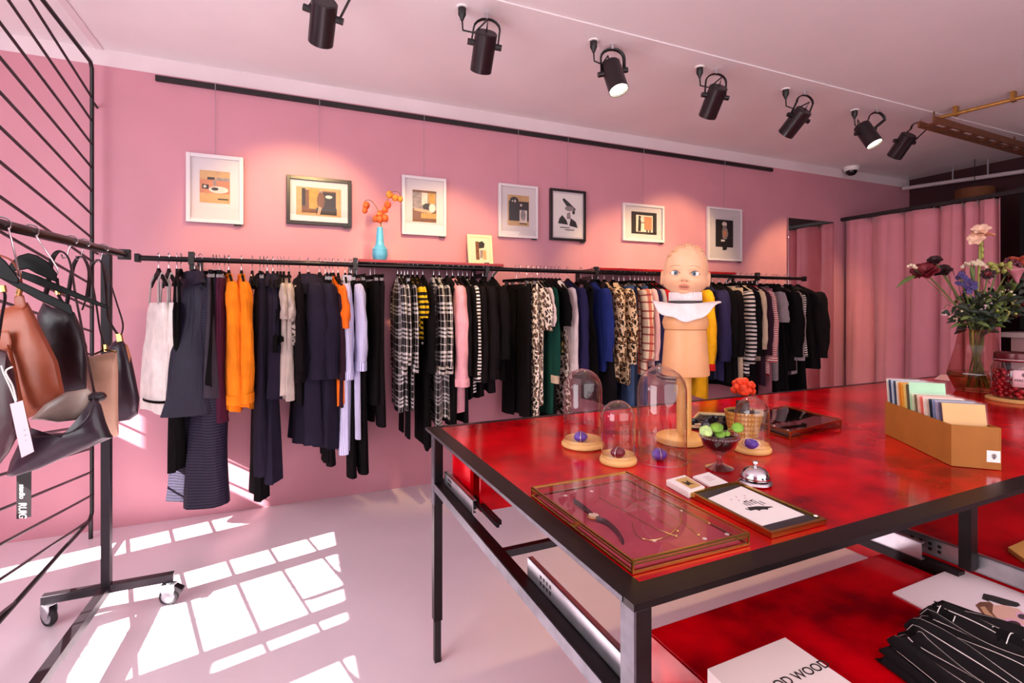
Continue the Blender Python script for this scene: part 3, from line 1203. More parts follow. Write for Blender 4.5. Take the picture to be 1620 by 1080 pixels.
BK = cloth('black_cloth', '0B0709', spec=.12)
BK2 = cloth('black_wool', '110B0F', spec=.12)
NAVY = cloth('dark_navy_cloth', '1C1628')
NAVY2 = cloth('blue_black_satin', '1B1629', .55, spec=.3)
NAVYR = cloth('ribbed_navy_cloth', '15111F', .6, 'hstripe', '2A2338', a=.016)
CHAR = cloth('charcoal_cloth', '37303A')
WHITES = cloth('white_chiffon', 'DDD0CC', .9)
BURG = cloth('burgundy_cloth', '4A1730')
ORNG = cloth('orange_cloth', 'E87E14')
ORNG2 = cloth('orange_satin', 'EA6A12', .6)
DUSTY = cloth('dusty_pink_cloth', 'B78684')
GREIGE = cloth('greige_cloth', 'B8A8A0')
MAROON = cloth('dark_maroon_cloth', '2C1220')
LBLUE = cloth('blue_white_pinstripe', 'D9D4EA', .8, 'vstripe', '8C8CC4', a=.012)
PLAID = cloth('black_white_plaid', '0E0A0D', .85, 'plaid', 'F0E8E6', 'A89E9E', a=.15)
YEL = cloth('yellow_black_stripe', 'E2B81C', .85, 'hstripe', '17100F', a=.035)
PINK = cloth('pink_jersey', 'DB9AA6')
BWS = cloth('black_white_stripe', 'E9DDDB', .85, 'hstripe', '140E12', a=.022)
LEO = cloth('leopard_cloth', 'D9B793', .8, 'leopard', '140B0C', '8A5A34', a=.030)
LEOW = cloth('pale_leopard_cloth', 'E6D3C6', .8, 'leopard', '1B1113', '8A6250', a=.024)
BLUSH = cloth('blush_white_cloth', 'DCC5C4')
GREEN = cloth('bottle_green_cloth', '0C3B30')
FLORAL = cloth('dark_floral_cloth', '140E12', .85, 'leopard', '5A5A30', 'E0B060', a=.05)
INDIGO = cloth('deep_violet_navy_cloth', '241E44')
ROYAL = cloth('royal_blue_cloth', '1E2A6A')
DENIM = cloth('blue_denim', '3A4E74', .9)
DDENIM = cloth('dark_denim', '1E2238', .9)
CHECK = cloth('cream_red_check', 'EBCFB4', .85, 'check', 'C8705A', '9A2A2A', a=.12)
PSTR = cloth('pink_fine_stripe', 'E3C2C0', .85, 'vstripe', 'C9737C', a=.012)
SILVER = cloth('pale_grey_cloth', 'A89C9C')
REDC = cloth('bright_red_cloth', 'C4181C')
MUST = cloth('mustard_knit', 'D99A12')
CREAMC = cloth('cream_cloth', 'C9AE95')
BRETON = cloth('breton_stripe', 'D8C6C2', .85, 'hstripe', '17121A', a=.034)
RSTR = cloth('red_white_stripe', 'E3CFCB', .85, 'hstripe', 'B0202E', a=.016)
GREYC = cloth('grey_jersey', '8C7C80')
MAUVE = cloth('mauve_cloth', '8C5560')

# kind, hook px, bottom py, cloth, label, options
G = [
    ('cami', 251, 655, WHITES, 'white chiffon dress with black hem line, first on the clothes rail', dict(ht=.04, htb=.06, yaw=22, m2=SILVER, hemw=.18, trim=1)),
    ('cami', 259, 648, WHITES, 'white chiffon dress with narrow grey straps, second on the clothes rail', dict(ht=.04, htb=.05, yaw=22, m2=SILVER, hemw=.16, dx=.05)),
    ('cami', 280, 745, BK, 'long black strap dress behind the white chiffon dresses', dict(ht=.02, htb=.05, hemw=.12, yaw=10)),
    ('cami', 286, 700, BK, 'black strap dress with thin straps beside the navy satin coat', dict(ht=.02, htb=.035, hemw=.12)),
    ('dress', 308, 652, NAVY2, 'broad navy satin coat with standing collar near the left bracket', dict(ht=.075, htb=.15, yaw=24, hemw=.22, kind2='cape')),
    ('pants', 317, 798, NAVYR, 'long navy textured trousers hanging lowest at the left', dict(ht=.075, htb=.11, yaw=38, hemw=.11)),
    ('skirt', 337, 628, CHAR, 'charcoal flared skirt between navy coat and burgundy trousers', dict(ht=.025, htb=.075, hemw=.2)),
    ('skirt', 342, 610, BK, 'black skirt on steel clips beside the burgundy trousers', dict(ht=.018, htb=.025)),
    ('pants', 347, 668, BURG, 'burgundy trousers left of the first orange top', dict(ht=.02, htb=.04, yaw=6)),
    ('pants', 355, 662, BURG, 'burgundy trousers directly against the first orange top', dict(ht=.018, htb=.03)),
    ('top', 362, 651, ORNG, 'bright orange knitted top, left one of the orange pair', dict(ht=.034, htb=.05, sl=.68, yaw=12)),
    ('top', 382, 645, ORNG, 'bright orange knitted top, right one of the orange pair', dict(ht=.036, htb=.055, sl=.67, yaw=10)),
    ('cami', 399, 522, DUSTY, 'short dusty pink strap top left of the black dresses', dict(ht=.016, htb=.02, hemw=.16)),
    ('dress', 411, 785, BK, 'longest black dress, left of the navy dresses', dict(ht=.03, htb=.045, hemw=.17)),
    ('pants', 417, 748, NAVY, 'dark navy wide trousers on steel clips', dict(ht=.025, htb=.045, hemw=.1)),
    ('dress', 423, 758, NAVY, 'long dark navy dress, left of the navy pair', dict(ht=.032, htb=.05, hemw=.2, yaw=8)),
    ('dress', 432, 628, NAVY, 'shorter dark navy dress, right of the navy pair', dict(ht=.038, htb=.07, hemw=.2, yaw=8)),
    ('cami', 439, 560, BK, 'black strap top left of the greige blouses', dict(ht=.014, htb=.02)),
    ('cami', 444, 545, BK2, 'black woollen strap top touching the greige blouses', dict(ht=.014, htb=.02)),
    ('tee', 449, 622, GREIGE, 'greige blouse with black neck trim, left one of its pair', dict(ht=.024, htb=.04, m2=BK, sl=.2)),
    ('tee', 457, 630, GREIGE, 'greige blouse with frilled front edge, right one of its pair', dict(ht=.026, htb=.045, m2=BK, sl=.2, frill=1)),
    ('top', 474, 640, BK2, 'black knit top half hidden behind the wide collared coat', dict(ht=.025, htb=.03)),
    ('coat', 488, 702, NAVY, 'navy coat with a wide falling collar, left one of its pair', dict(ht=.06, htb=.09, yaw=12, hemw=.21, big=1)),
    ('coat', 499, 706, NAVY, 'navy coat without lapel, right behind the wide collared one', dict(ht=.055, htb=.08, yaw=12, hemw=.21, dx=.05)),
    ('pants', 515, 728, BK, 'black trousers on steel clips left of the orange blouse', dict(ht=.02, htb=.035)),
    ('pants', 521, 734, BK2, 'black woollen trousers touching the orange blouse', dict(ht=.016, htb=.028)),
    ('tee', 527, 640, ORNG2, 'orange satin blouse with a cut out, alone among black trousers', dict(ht=.03, htb=.042, sl=.26, yaw=10)),
    ('top', 535, 640, MAROON, 'dark maroon top right of the orange satin blouse', dict(ht=.02, htb=.025)),
    ('shirt', 546, 712, LBLUE, 'long pale blue striped shirt, left one of the striped pair', dict(ht=.03, htb=.05)),
    ('shirt', 553, 690, LBLUE, 'pale blue striped shirt with hanging cuff, right one of the pair', dict(ht=.03, htb=.03, yaw=12, sl=.52)),
    ('pants', 556, 752, BK, 'black trousers directly right of the pale blue shirts', dict(ht=.018, htb=.03)),
    ('pants', 564, 748, BK, 'black trousers on clips below the left end of the red shelf', dict(ht=.03, htb=.03, yaw=14)),
    ('pants', 586, 640, BK, 'shorter black trousers in the gap before the plaid shirts', dict(ht=.03, htb=.03, yaw=10)),
    ('pants', 593, 675, BK2, 'longer black woollen trousers in the gap before the plaid shirts', dict(ht=.03, htb=.025, yaw=10)),
    ('shirt', 629, 650, PLAID, 'black and white plaid shirt, first of the left plaid group', dict(ht=.034, htb=.05, sl=.56)),
    ('shirt', 635, 648, PLAID, 'black and white plaid shirt, second of the left plaid group', dict(ht=.026, htb=.035, sl=.5)),
    ('pants', 640, 692, BK, 'black trousers whose hems show under the plaid shirts', dict(ht=.016, htb=.025)),
    ('shirt', 645, 645, PLAID, 'black and white plaid shirt, last of the left plaid group', dict(ht=.03, htb=.05, sl=.55)),
    ('tee', 653, 520, YEL, 'yellow and black striped top, nearer the plaid shirts', dict(ht=.024, htb=.02, sl=.2)),
    ('tee', 660, 538, YEL, 'yellow and black striped top, beside the black button coat', dict(ht=.024, htb=.02, sl=.2)),
    ('coat', 669, 706, BK, 'black button coat between yellow tops and right plaid shirts', dict(ht=.04, htb=.06, buttons=1)),
    ('shirt', 686, 672, PLAID, 'black and white plaid shirt, left of the right hand plaid pair', dict(ht=.03, htb=.045)),
    ('shirt', 695, 662, PLAID, 'black and white plaid shirt next to the pink sweatshirt', dict(ht=.03, htb=.035)),
    ('dress', 707, 672, BK, 'long black dress hidden behind the pink sweatshirt', dict(ht=.025, htb=.04)),
    ('top', 716, 648, PINK, 'pink sweatshirt with ribbed cuff below the red shelf', dict(ht=.046, htb=.055, sl=.66, free=1)),
    ('coat', 725, 668, BK2, 'long black blazer right behind the pink sweatshirt', dict(ht=.03, htb=.035, sl=.6)),
    ('top', 732, 630, BK, 'black sweater left of the narrow striped top', dict(ht=.024, htb=.03, sl=.6)),
    ('top', 739, 622, BWS, 'narrow black and white striped top among black sweaters', dict(ht=.026, htb=.03, sl=.63)),
    ('top', 748, 628, BK2, 'black sweater right of the narrow striped top', dict(ht=.03, htb=.04, sl=.64)),
    ('top', 764, 618, BK2, 'black sweater with full sleeve directly left of the open cardigan', dict(ht=.04, htb=.05, sl=.62)),
    ('coat', 779, 600, BK, 'black open cardigan under the diagonal shelf brace', dict(ht=.035, htb=.045, sl=.5, m2=GREYC)),
    ('pants', 817, 662, BK, 'black trousers on an angled clip hanger after the brace', dict(ht=.04, htb=.05, yaw=16)),
    ('pants', 822, 660, BK2, 'black woollen trousers touching the leopard trousers', dict(ht=.02, htb=.03)),
    ('pants', 834, 664, LEOW, 'pale leopard print trousers, leftmost leopard piece', dict(ht=.04, htb=.06, m2=LEOW, hemw=.1)),
    ('tee', 842, 640, LEOW, 'pale leopard print blouse right of the leopard trousers', dict(ht=.03, htb=.045, sl=.3)),
    ('tee', 850, 520, BLUSH, 'blush white short sleeved tee beside the green cardigan', dict(ht=.028, htb=.025, sl=.27)),
    ('top', 856, 652, GREEN, 'bottle green cardigan with a pale hem', dict(ht=.028, htb=.035, m2=CREAMC, sl=.68)),
    ('dress', 862, 690, BK, 'long black dress right of the green cardigan', dict(ht=.018, htb=.025)),
    ('cami', 868, 560, FLORAL, 'dark floral top with small bright flowers', dict(ht=.018, htb=.02)),
    ('tee', 873, 560, BK, 'black short sleeved tee beside the dark floral top', dict(ht=.026, htb=.03, sl=.27)),
    ('dress', 879, 655, LEOW, 'pale leopard print dress between black tee and blush shirt', dict(ht=.022, htb=.04)),
    ('shirt', 885, 596, BLUSH, 'long blush white shirt left of the violet navy dress', dict(ht=.028, htb=.035, sl=.6)),
    ('top', 898, 594, INDIGO, 'deep violet navy dress beside the blush shirt', dict(ht=.035, htb=.045, sl=.6)),
    ('dress', 919, 600, BK, 'black dress with a white hanging tag', dict(ht=.04, htb=.06, tagged=1)),
    ('coat', 937, 585, ROYAL, 'royal blue coat left of the leopard jackets', dict(ht=.034, htb=.045, sl=.55)),
    ('dress', 946, 640, BK2, 'black woollen dress at the bracket before the leopard jackets', dict(ht=.025, htb=.035)),
    ('coat', 956, 598, LEO, 'leopard print jacket, left one of the pair', dict(ht=.042, htb=.05, sl=.56)),
    ('coat', 970, 606, LEO, 'leopard print jacket, right one of the pair', dict(ht=.045, htb=.055, sl=.58, yaw=6)),
    ('pants', 979, 650, DENIM, 'blue denim jeans right of the leopard jackets', dict(ht=.028, htb=.04, yaw=6)),
    ('pants', 987, 655, DDENIM, 'dark denim jeans before the checked jacket', dict(ht=.025, htb=.035)),
    ('coat', 997, 592, CHECK, 'cream jacket with red check pattern', dict(ht=.04, htb=.05, sl=.56)),
    ('pants', 1004, 640, DENIM, 'narrow blue denim jeans right of the checked jacket', dict(ht=.018, htb=.025)),
    ('shirt', 1010, 580, PSTR, 'pink fine striped shirt left of the doll torso', dict(ht=.03, htb=.035, sl=.55)),
    ('top', 1016, 590, INDIGO, 'dark navy top directly beside the doll torso', dict(ht=.022, htb=.03)),
    ('top', 1021, 590, SILVER, 'pale grey top whose shoulder shows under the doll chin', dict(ht=.022, htb=.03)),
    ('top', 1028, 590, REDC, 'bright red top, left one of the pair under the doll chin', dict(ht=.022, htb=.03)),
    ('top', 1034, 590, REDC, 'bright red top, right one of the pair under the doll chin', dict(ht=.022, htb=.03)),
    ('top', 1066, 606, BRETON, 'striped top whose cuff shows beside the doll torso', dict(ht=.03, htb=.035, sl=.68)),
    ('top', 1093, 628, MUST, 'mustard knitted sweater with a red hem', dict(ht=.04, htb=.055, m2=REDC, sl=.66)),
    ('skirt', 1104, 600, DDENIM, 'dark denim skirt on steel clips behind the doll ear', dict(ht=.022, htb=.03)),
    ('coat', 1116, 600, INDIGO, 'deep violet navy coat right of the mustard sweater', dict(ht=.045, htb=.06, sl=.6)),
    ('coat', 1127, 606, BK, 'black blazer right of the violet navy coat', dict(ht=.035, htb=.045)),
    ('coat', 1138, 612, BK2, 'black woollen blazer, second after the violet navy coat', dict(ht=.035, htb=.045)),
    ('pants', 1149, 604, CREAMC, 'cream trousers left of the wide striped top', dict(ht=.024, htb=.035, yaw=4)),
    ('top', 1156, 592, BRETON, 'wide striped top right of the cream trousers', dict(ht=.032, htb=.04, sl=.62)),
    ('coat', 1165, 612, BK, 'black jacket right of the wide striped top', dict(ht=.028, htb=.035)),
    ('top', 1173, 570, CREAMC, 'beige sweater between black jackets at the right', dict(ht=.03, htb=.03, sl=.5)),
    ('coat', 1182, 608, MAROON, 'dark brown blazer left of the red striped top', dict(ht=.026, htb=.032)),
    ('top', 1190, 592, RSTR, 'red and white fine striped top', dict(ht=.034, htb=.04, sl=.62)),
    ('pants', 1197, 640, MAUVE, 'mauve trousers hanging below the red striped top', dict(ht=.022, htb=.03)),
    ('tee', 1203, 600, GREYC, 'grey short sleeved tee right of the red striped top', dict(ht=.03, htb=.04, sl=.27)),
    ('coat', 1224, 585, BK, 'large black coat right of the grey tee', dict(ht=.06, htb=.075, sl=.6, yaw=11, free=1)),
    ('dress', 1213, 640, BK2, 'long black dress hanging below the large coat', dict(ht=.03, htb=.045)),
    ('top', 1231, 592, GREYC, 'grey cardigan between the two large black coats', dict(ht=.04, htb=.05, sl=.62)),
    ('dress', 1243, 640, BK, 'long black dress near the right end of the rail', dict(ht=.028, htb=.04)),
    ('dress', 1250, 566, BWS, 'black and white striped vest before the last coat', dict(ht=.02, htb=.022, hemw=.18)),
    ('coat', 1262, 584, BK2, 'black coat with rounded shoulder, last on the rail by the mirror', dict(ht=.06, htb=.085, sl=.62, yaw=14, free=1)),
]


def hook_x(px):
    return on_y(px, 420, RY).x


XS = [hook_x(g[1]) + g[5].get('dx', 0) * .5 for g in G]
for gi, (kind, px, pyb, mat, label, op) in enumerate(G):
    x = XS[gi]
    zc = depth((x, RY, RZ))
    # near hem is closer to the camera: measure the hem at the rail plane, a little in front of it
    zb = 1.35 + (HY - pyb) / F_PX * (zc - .05)
    L = RZ - zb
    yaw = math.radians(op.get('yaw', 0) + random.Random(gi).uniform(-2, 2))
    word = {'cami': 'strap_top', 'dress': 'dress', 'coat': 'coat', 'top': 'sweater', 'shirt': 'shirt', 'tee': 'blouse', 'pants': 'trousers', 'skirt': 'skirt'}[kind]
    cat = {'cami': 'dress', 'dress': 'dress', 'coat': 'coat', 'top': 'top', 'shirt': 'shirt', 'tee': 'top', 'pants': 'trousers', 'skirt': 'skirt'}[kind]
    head = label.split(',')[0]
    hits = [(head.find(w), w) for w in ('coat', 'jacket', 'blazer', 'cardigan', 'sweater', 'sweatshirt', 'shirt', 'blouse', 'tee', 'top', 'vest', 'dress', 'trousers', 'jeans', 'skirt') if (' ' + w + ' ') in (' ' + head + ' ')]
    if hits:
        noun = min(hits)[1]
        word = {'tee': 't_shirt', 'top': 'strap_top' if kind == 'cami' else 'knitted_top' if kind == 'top' else 'blouse'}.get(noun, noun)
        cat = {'tee': 't-shirt', 'sweatshirt': 'sweater', 'blouse': 'top', 'vest': 'top', 'blazer': 'jacket'}.get(noun, noun)
    base = (x, RY, RZ + .0155)
    root = thing(word, label, cat, base, yaw, 'clothes on the long wall rail')
    gap = min([abs(x - XS[j]) for j in (gi - 1, gi + 1) if 0 <= j < len(XS)])
    ht, htb = op['ht'], op['htb']
    if px > 600 and not op.get('free'):
        ht = max(.011, min(ht, gap * .55))
        htb = max(.013, min(htb, gap * .62))
    sl = op.get('sl') or None
    if op.get('kind2') == 'cape':
        garment('dress', root, L, mat, ht, htb, 50 + gi, None, .19, .21, None, .03)
        ring_band('standing_collar', [(-.10, .055, .03), (-.085, .075, .045), (-.13, .12, .07), (-.16, .11, .06)], 24, mat, root)
    else:
        garment(kind, root, L, mat, ht, htb, 50 + gi, op.get('m2'), .19, op.get('hemw'), sl)
    if op.get('trim'):
        rows = [[Vector(((htb + .012) * math.sin(2 * math.pi * k / 24), .182 * math.cos(2 * math.pi * k / 24), -L + dz)) for k in range(24)] for dz in (.075, .06)]
        loft('hem_trim', rows, [0, .01], BK, root, .4, False)
    if op.get('frill'):
        pts = []
        for k in range(60):
            f = k / 59
            pts.append((.03 + .012 * math.sin(k * 1.1), -.19 - .02 * math.cos(k * .8), -.17 - .36 * f))
        MB().tube(pts, .014, 6, flat=.4).build('frill', mat, root)
    if op.get('big'):
        ring_band('falling_collar', [(-.10, .05, .02), (-.085, .07, .045), (-.12, .15, .085), (-.19, .20, .10), (-.215, .19, .098), (-.19, .17, .075)], 24, mat, root)
    if op.get('buttons'):
        m = MB()
        for z in (-.27, -.36, -.45, -.54):
            m.ball((-htb - .002, -.10, z), .009, 8, 6)
        m.build('buttons', PAPER, root)
    if op.get('tagged'):
        m = MB().box((-htb - .012, -.06, -.36), (-htb - .010, -.02, -.22)).tube([(-.02, -.04, -.13), (-htb - .011, -.04, -.22)], .0015, 5)
        m.build('price_tag', PAPER, root)
    # its hanger
    hk = 'clip' if kind in ('pants', 'skirt') else 'wood'
    hl = ('black clip hanger with chrome hook holding the ' if hk == 'clip' else 'black wooden hanger with chrome hook inside the ')
    short = label.split(',')[0].split()
    h = thing('clothes_hanger', hl[:-5] + ' of: ' + label, 'hanger', base, yaw, 'hangers on the long wall rail')
    words = label.split()
    h['label'] = ('clip hanger of ' if hk == 'clip' else 'hanger of ') + label
    hanger(hk, h)

# ------------------------------------------------------------------ steel grid screen at the left
GX = -1.10
o = thing('steel_grid_screen', 'tall black steel screen of slanting rods at the left', 'screen', (GX, -.1, 0))
gy0, gy1 = -.095, -2.35
skew = math.tan(math.radians(-1.5))


def gp(y, z):
    return Vector((GX + (y - gy0) * skew, y, z))


ztop, zbot = 2.775, .115
m = MB()
m.tube([gp(gy1, zbot), gp(gy0 - .03, zbot), gp(gy0, zbot + .03), gp(gy0, ztop - .03), gp(gy0 - .03, ztop), gp(gy1, ztop)], .0105, 10)
m.build('frame', BLACK, o, world=True)
MB().cyl(gp(gy0 - .02, 0), gp(gy0 - .02, zbot + .01), .011, 12).build('foot', BLACK, o, world=True)
MB().cyl(gp(gy1 + .02, 0), gp(gy1 + .02, ztop), .011, 12).build('foot', BLACK, o, world=True)
SL = .157
k = 0
z = 2.575
while z > -.25:
    ya, za = gy0, z
    yb = gy1
    zb_ = z + SL * (gy0 - gy1)
    if zb_ > ztop:
        yb = gy0 - (ztop - z) / SL
        zb_ = ztop
    if za < zbot:
        ya = gy0 - (zbot - z) / SL
        za = zbot
    if ya - yb > .1:
        MB().cyl(gp(ya, za), gp(yb, zb_), .0065, 8).build('slanting_rod', BLACK, o, world=True)
    k += 1
    z -= .137
for z in (2.56, 1.68, .72):
    MB().cyl(gp(gy0, z), gp(-.001, z - .01), .007, 8).build('wall_pin', BLACK, o, world=True)

# ------------------------------------------------------------------ rolling rack
PX_, PY_ = -.765, -1.045
RKZ = 1.594
o = thing('rolling_rack', 'black square tube rolling clothes rack on casters', 'rack', (PX_, PY_, 0))
RK = plain('rack_steel', '2C262B', .42, .5, noise=.2, nscale=15)
rk0, rk1 = Vector((-.737, -.905, RKZ)), Vector((-.855, -2.45, RKZ))
MB().box((PX_ - .017, PY_ - .017, .10), (PX_ + .017, PY_ + .017, RKZ - .015)).build('post', RK, o, world=True, bevel=.002)
MB().cyl(rk0, rk1, .0165, 18).build('hanging_tube', BLACKMETAL, o, world=True)
MB().box((rk0.x - .024, rk0.y - .012, RKZ - .024), (rk0.x + .024, rk0.y + .014, RKZ + .024)).build('end_cap', BLACK, o, world=True, bevel=.003)
MB().box((-.985, PY_ - .018, .098), (-.515, PY_ + .018, .133)).build('cross_foot', RK, o, world=True, bevel=.002)
MB().bar((PX_, PY_ - .02, .1155), (-.80, -2.6, .1155), .036, .034).build('floor_bar', RK, o, world=True)
MB().box((-.855 - .017, -2.45, .10), (-.855 + .017, -2.416, RKZ)).build('post', RK, o, world=True)
WH = plain('grey_wheel', 'A9A6AE', .35, .2)


def caster(x, y, brake, ang):
    R_ = Matrix.Rotation(ang, 3, 'Z')
    c = Vector((x, y, .04))
    Mx = R_ @ Matrix.Rotation(math.pi / 2, 3, 'X')
    w = MB().lathe([(.028, -.011), (.037, -.012), (.04, -.006), (.04, .006), (.037, .012), (.028, .011)], c, 28, Mx, cap=False).build('tyre', RUBBER, o, world=True)
    MB().lathe([(.0, -.0125), (.014, -.0135), (.018, -.009), (.029, -.0105), (.029, .0105), (.018, .009), (.014, .0135), (0, .0125)], c, 28, Mx, cap=False).build('wheel_hub', WH, o, world=True)
    f = MB()
    for s_ in (-1, 1):
        pl = [(-.016, -.002), (.012, -.012), (.022, .0), (.03, .03), (.028, .055), (-.026, .055), (-.028, .03)]
        f.prism(pl, lambda u, v, t: c + R_ @ Vector((u, t, v)), s_ * .016 - .0012, s_ * .016 + .0012)
    f.prism([(-.028, .052), (.03, .052), (.03, .056), (-.028, .056)], lambda u, v, t: c + R_ @ Vector((u, t, v)), -.018, .018)
    f.build('fork', ZINC, o, world=True)
    MB().cyl(c + Vector((0, 0, .05)), (x, y, .1), .012, 10).build('stem', ZINC, o, world=True)
    if brake:
        MB().prism([(.028, .05), (.06, .03), (.052, .012), (.03, .03)], lambda u, v, t: c + R_ @ Vector((u, t, v)), -.018, .018).build('brake_pedal', BLACK, o, world=True, bevel=.002)


caster(-.962, PY_, False, 2.4)
caster(-.53, PY_ - .02, True, -.25)

# ------------------------------------------------------------------ hangers and bags on the rolling rack
LBLK = NT('black_leather')
LBLK.set(Roughness=.36)
cc = LBLK.coord('Object')
LBLK.l(LBLK.ramp(LBLK.noise(cc, 7, 4), [(.3, lin('120A0F')), (.7, lin('271B24'))]), LBLK.bs.inputs['Base Color'])
LBLK.bump(LBLK.noise(cc, 18, 5), .35, .012)
LBLK = LBLK.m


def leather(name, c1, c2, rough=.42):
    t = NT(name)
    t.set(Roughness=rough)
    cc = t.coord('Object')
    t.l(t.ramp(t.noise(cc, 6, 4), [(.3, lin(c1)), (.7, lin(c2))]), t.bs.inputs['Base Color'])
    t.bump(t.noise(cc, 16, 5), .25, .01)
    return t.m


LBRN = leather('brown_leather', '8A4028', 'A9563A')
LDRK = leather('dark_plum_leather', '33181F', '472630')
LSIL = leather('taupe_metallic_leather', '8A7870', 'B6A296', .3)
LBEI = leather('beige_leather', 'BB9078', 'D0A68E', .5)
LPLM = leather('plum_black_leather', '1E141E', '382A36', .3)
GOLD = plain('gold_ring', 'D8B070', .2, 1.0)


def rack_y(px):
    """y on the hanging tube seen at pixel column px"""
    best = min(range(400), key=lambda k: abs(CX + F_PX * ((rk0.lerp(rk1, k / 399) - CAM).dot(RGT)) / depth(rk0.lerp(rk1, k / 399)) - px))
    return rk0.lerp(rk1, best / 399)


def plane_fn(zc):
    """outline given in photo pixels is put at its real distance zc and gets thickness along the view depth"""
    def fn(u, v, t):
        return at_depth(u, v, zc + t)
    return fn


def strap_px(m, pts, zcs, r, flat=.35, n=8):
    P = [at_depth(u, v, z) for (u, v), z in zip(pts, zcs)]
    return m.tube(smooth_path(P), r, n, flat=flat)


def smooth_path(P, k=5):
    out = []
    n = len(P)
    for i in range(n - 1):
        p0, p1, p2, p3 = P[max(0, i - 1)], P[i], P[i + 1], P[min(n - 1, i + 2)]
        for j in range(k):
            t = j / k
            out.append(.5 * ((2 * p1) + (p2 - p0) * t + (2 * p0 - 5 * p1 + 4 * p2 - p3) * t * t + (3 * p1 - p0 - 3 * p2 + p3) * t ** 3))
    out.append(P[-1])
    return out


def rack_hanger(px_hook, arch, bar, zc, label):
    """dark wooden hanger: hook on the tube, arched top and straight bar"""
    q = rack_y(px_hook)
    h = thing('clothes_hanger', label, 'hanger', q, 0, 'hangers on the rolling rack')
    top = at_depth(*arch[len(arch) // 2], zc)
    m = MB()
    pts = []
    for k in range(9):
        a = math.radians(200 - k * 30)
        pts.append(q + Vector((.022 * math.cos(a), 0, .002 + .021 * math.sin(a))))
    pts += [q + Vector((.018, 0, -.02)), top + Vector((0, 0, .02)), top + Vector((0, 0, -.005))]
    m.tube(smooth_path(pts, 3), .0026, 7).build('hook', HOOK, h, world=True)
    if arch and len(arch) > 4:
        MB().prism(arch, lambda u, v, t: at_depth(u, v, zc + t), -.012, .012).build('shoulder', HWOOD, h, world=True, bevel=.004)
    if bar:
        MB().prism(bar, lambda u, v, t: at_depth(u, v, zc + t), -.010, .010).build('bar', HWOOD, h, world=True, bevel=.003)
    return h


Z1, Z2, Z3, Z4, Z5 = 1.62, 1.78, 1.95, 2.08, 2.20
# two broad dark hangers in front
rack_hanger(48, [(12, 424), (18, 414), (30, 404), (45, 400), (60, 404), (76, 414), (90, 432), (91, 447), (76, 441), (56, 432), (44, 425), (30, 428), (12, 430)],
            [(34, 428), (60, 436), (172, 484), (172, 489), (150, 482), (55, 448), (34, 440)], Z2, 'broad black wooden hanger carrying the brown leather bag')
rack_hanger(2, [(-70, 430), (-55, 408), (-30, 396), (-8, 398), (10, 414), (30, 440), (29, 450), (4, 442), (-20, 430), (-45, 428), (-70, 440)],
            [(-30, 426), (0, 430), (112, 482), (117, 500), (60, 474), (0, 440), (-30, 432)], Z1, 'front black wooden hanger cut by the left picture edge')
# slim loops of the other bags hang from plain hooks
for px_, tgt, lab, zc in ((112, (106, 405), 'chrome hook holding the black tote strap', Z3), (132, (128, 407), 'chrome hook holding the beige shopper strap', Z4), (163, (159, 412), 'chrome hook holding the small black shoulder bag', Z5)):
    q = rack_y(px_)
    zc = depth(q)
    h = thing('bag_hook', lab, 'hook', q, 0, 'S hooks on the rolling rack')
    t_ = at_depth(tgt[0], tgt[1], zc)
    pts = [q + Vector((.02 * math.cos(math.radians(200 - k * 30)), 0, .002 + .02 * math.sin(math.radians(200 - k * 30)))) for k in range(8)]
    pts += [(q + t_) / 2 + Vector((.004, 0, .01)), t_ + Vector((0, 0, .0)), t_ + Vector((-.012, 0, -.008)), t_ + Vector((-.016, 0, .006))]
    MB().tube(smooth_path(pts, 3), .0024, 7).build('wire', HOOK, h, world=True)
Z3, Z4, Z5 = depth(rack_y(112)), depth(rack_y(132)), depth(rack_y(163))

GRP = 'leather bags on the rolling rack'
# small black shoulder bag, furthest
b_ = thing('shoulder_bag', 'small black leather bag hanging furthest right on the rack', 'bag', at_depth(188, 664, Z5), 0, GRP)
pillow(MB(), [(168, 552), (180, 540), (192, 535), (199, 545), (206, 558), (213, 590), (221, 630), (218, 655), (205, 664), (186, 667), (172, 664), (168, 620), (166, 580)], plane_fn(Z5), .045).build('body', LPLM, b_, world=True)
strap_px(MB(), [(187, 530), (172, 505), (168, 470), (166, 440), (160, 413), (150, 414), (144, 430), (140, 470)], [Z5] * 8, .008).build('strap', LBLK, b_, world=True)
strap_px(MB(), [(162, 416), (172, 440), (185, 480), (194, 510), (193, 526), (188, 531)], [Z5 - .02] * 6, .008).build('strap', LBLK, b_, world=True)
MB().tube([at_depth(188, 528, Z5 - .02), at_depth(190, 540, Z5 - .02)], .012, 8).build('ring', GOLD, b_, world=True)
MB().prism([(198, 543), (202, 546), (207, 562), (205, 574), (202, 562)], lambda u, v, t: at_depth(u, v, Z5 - .05 + t), -.002, .002).build('zip_pull', PINKP, b_, world=True)

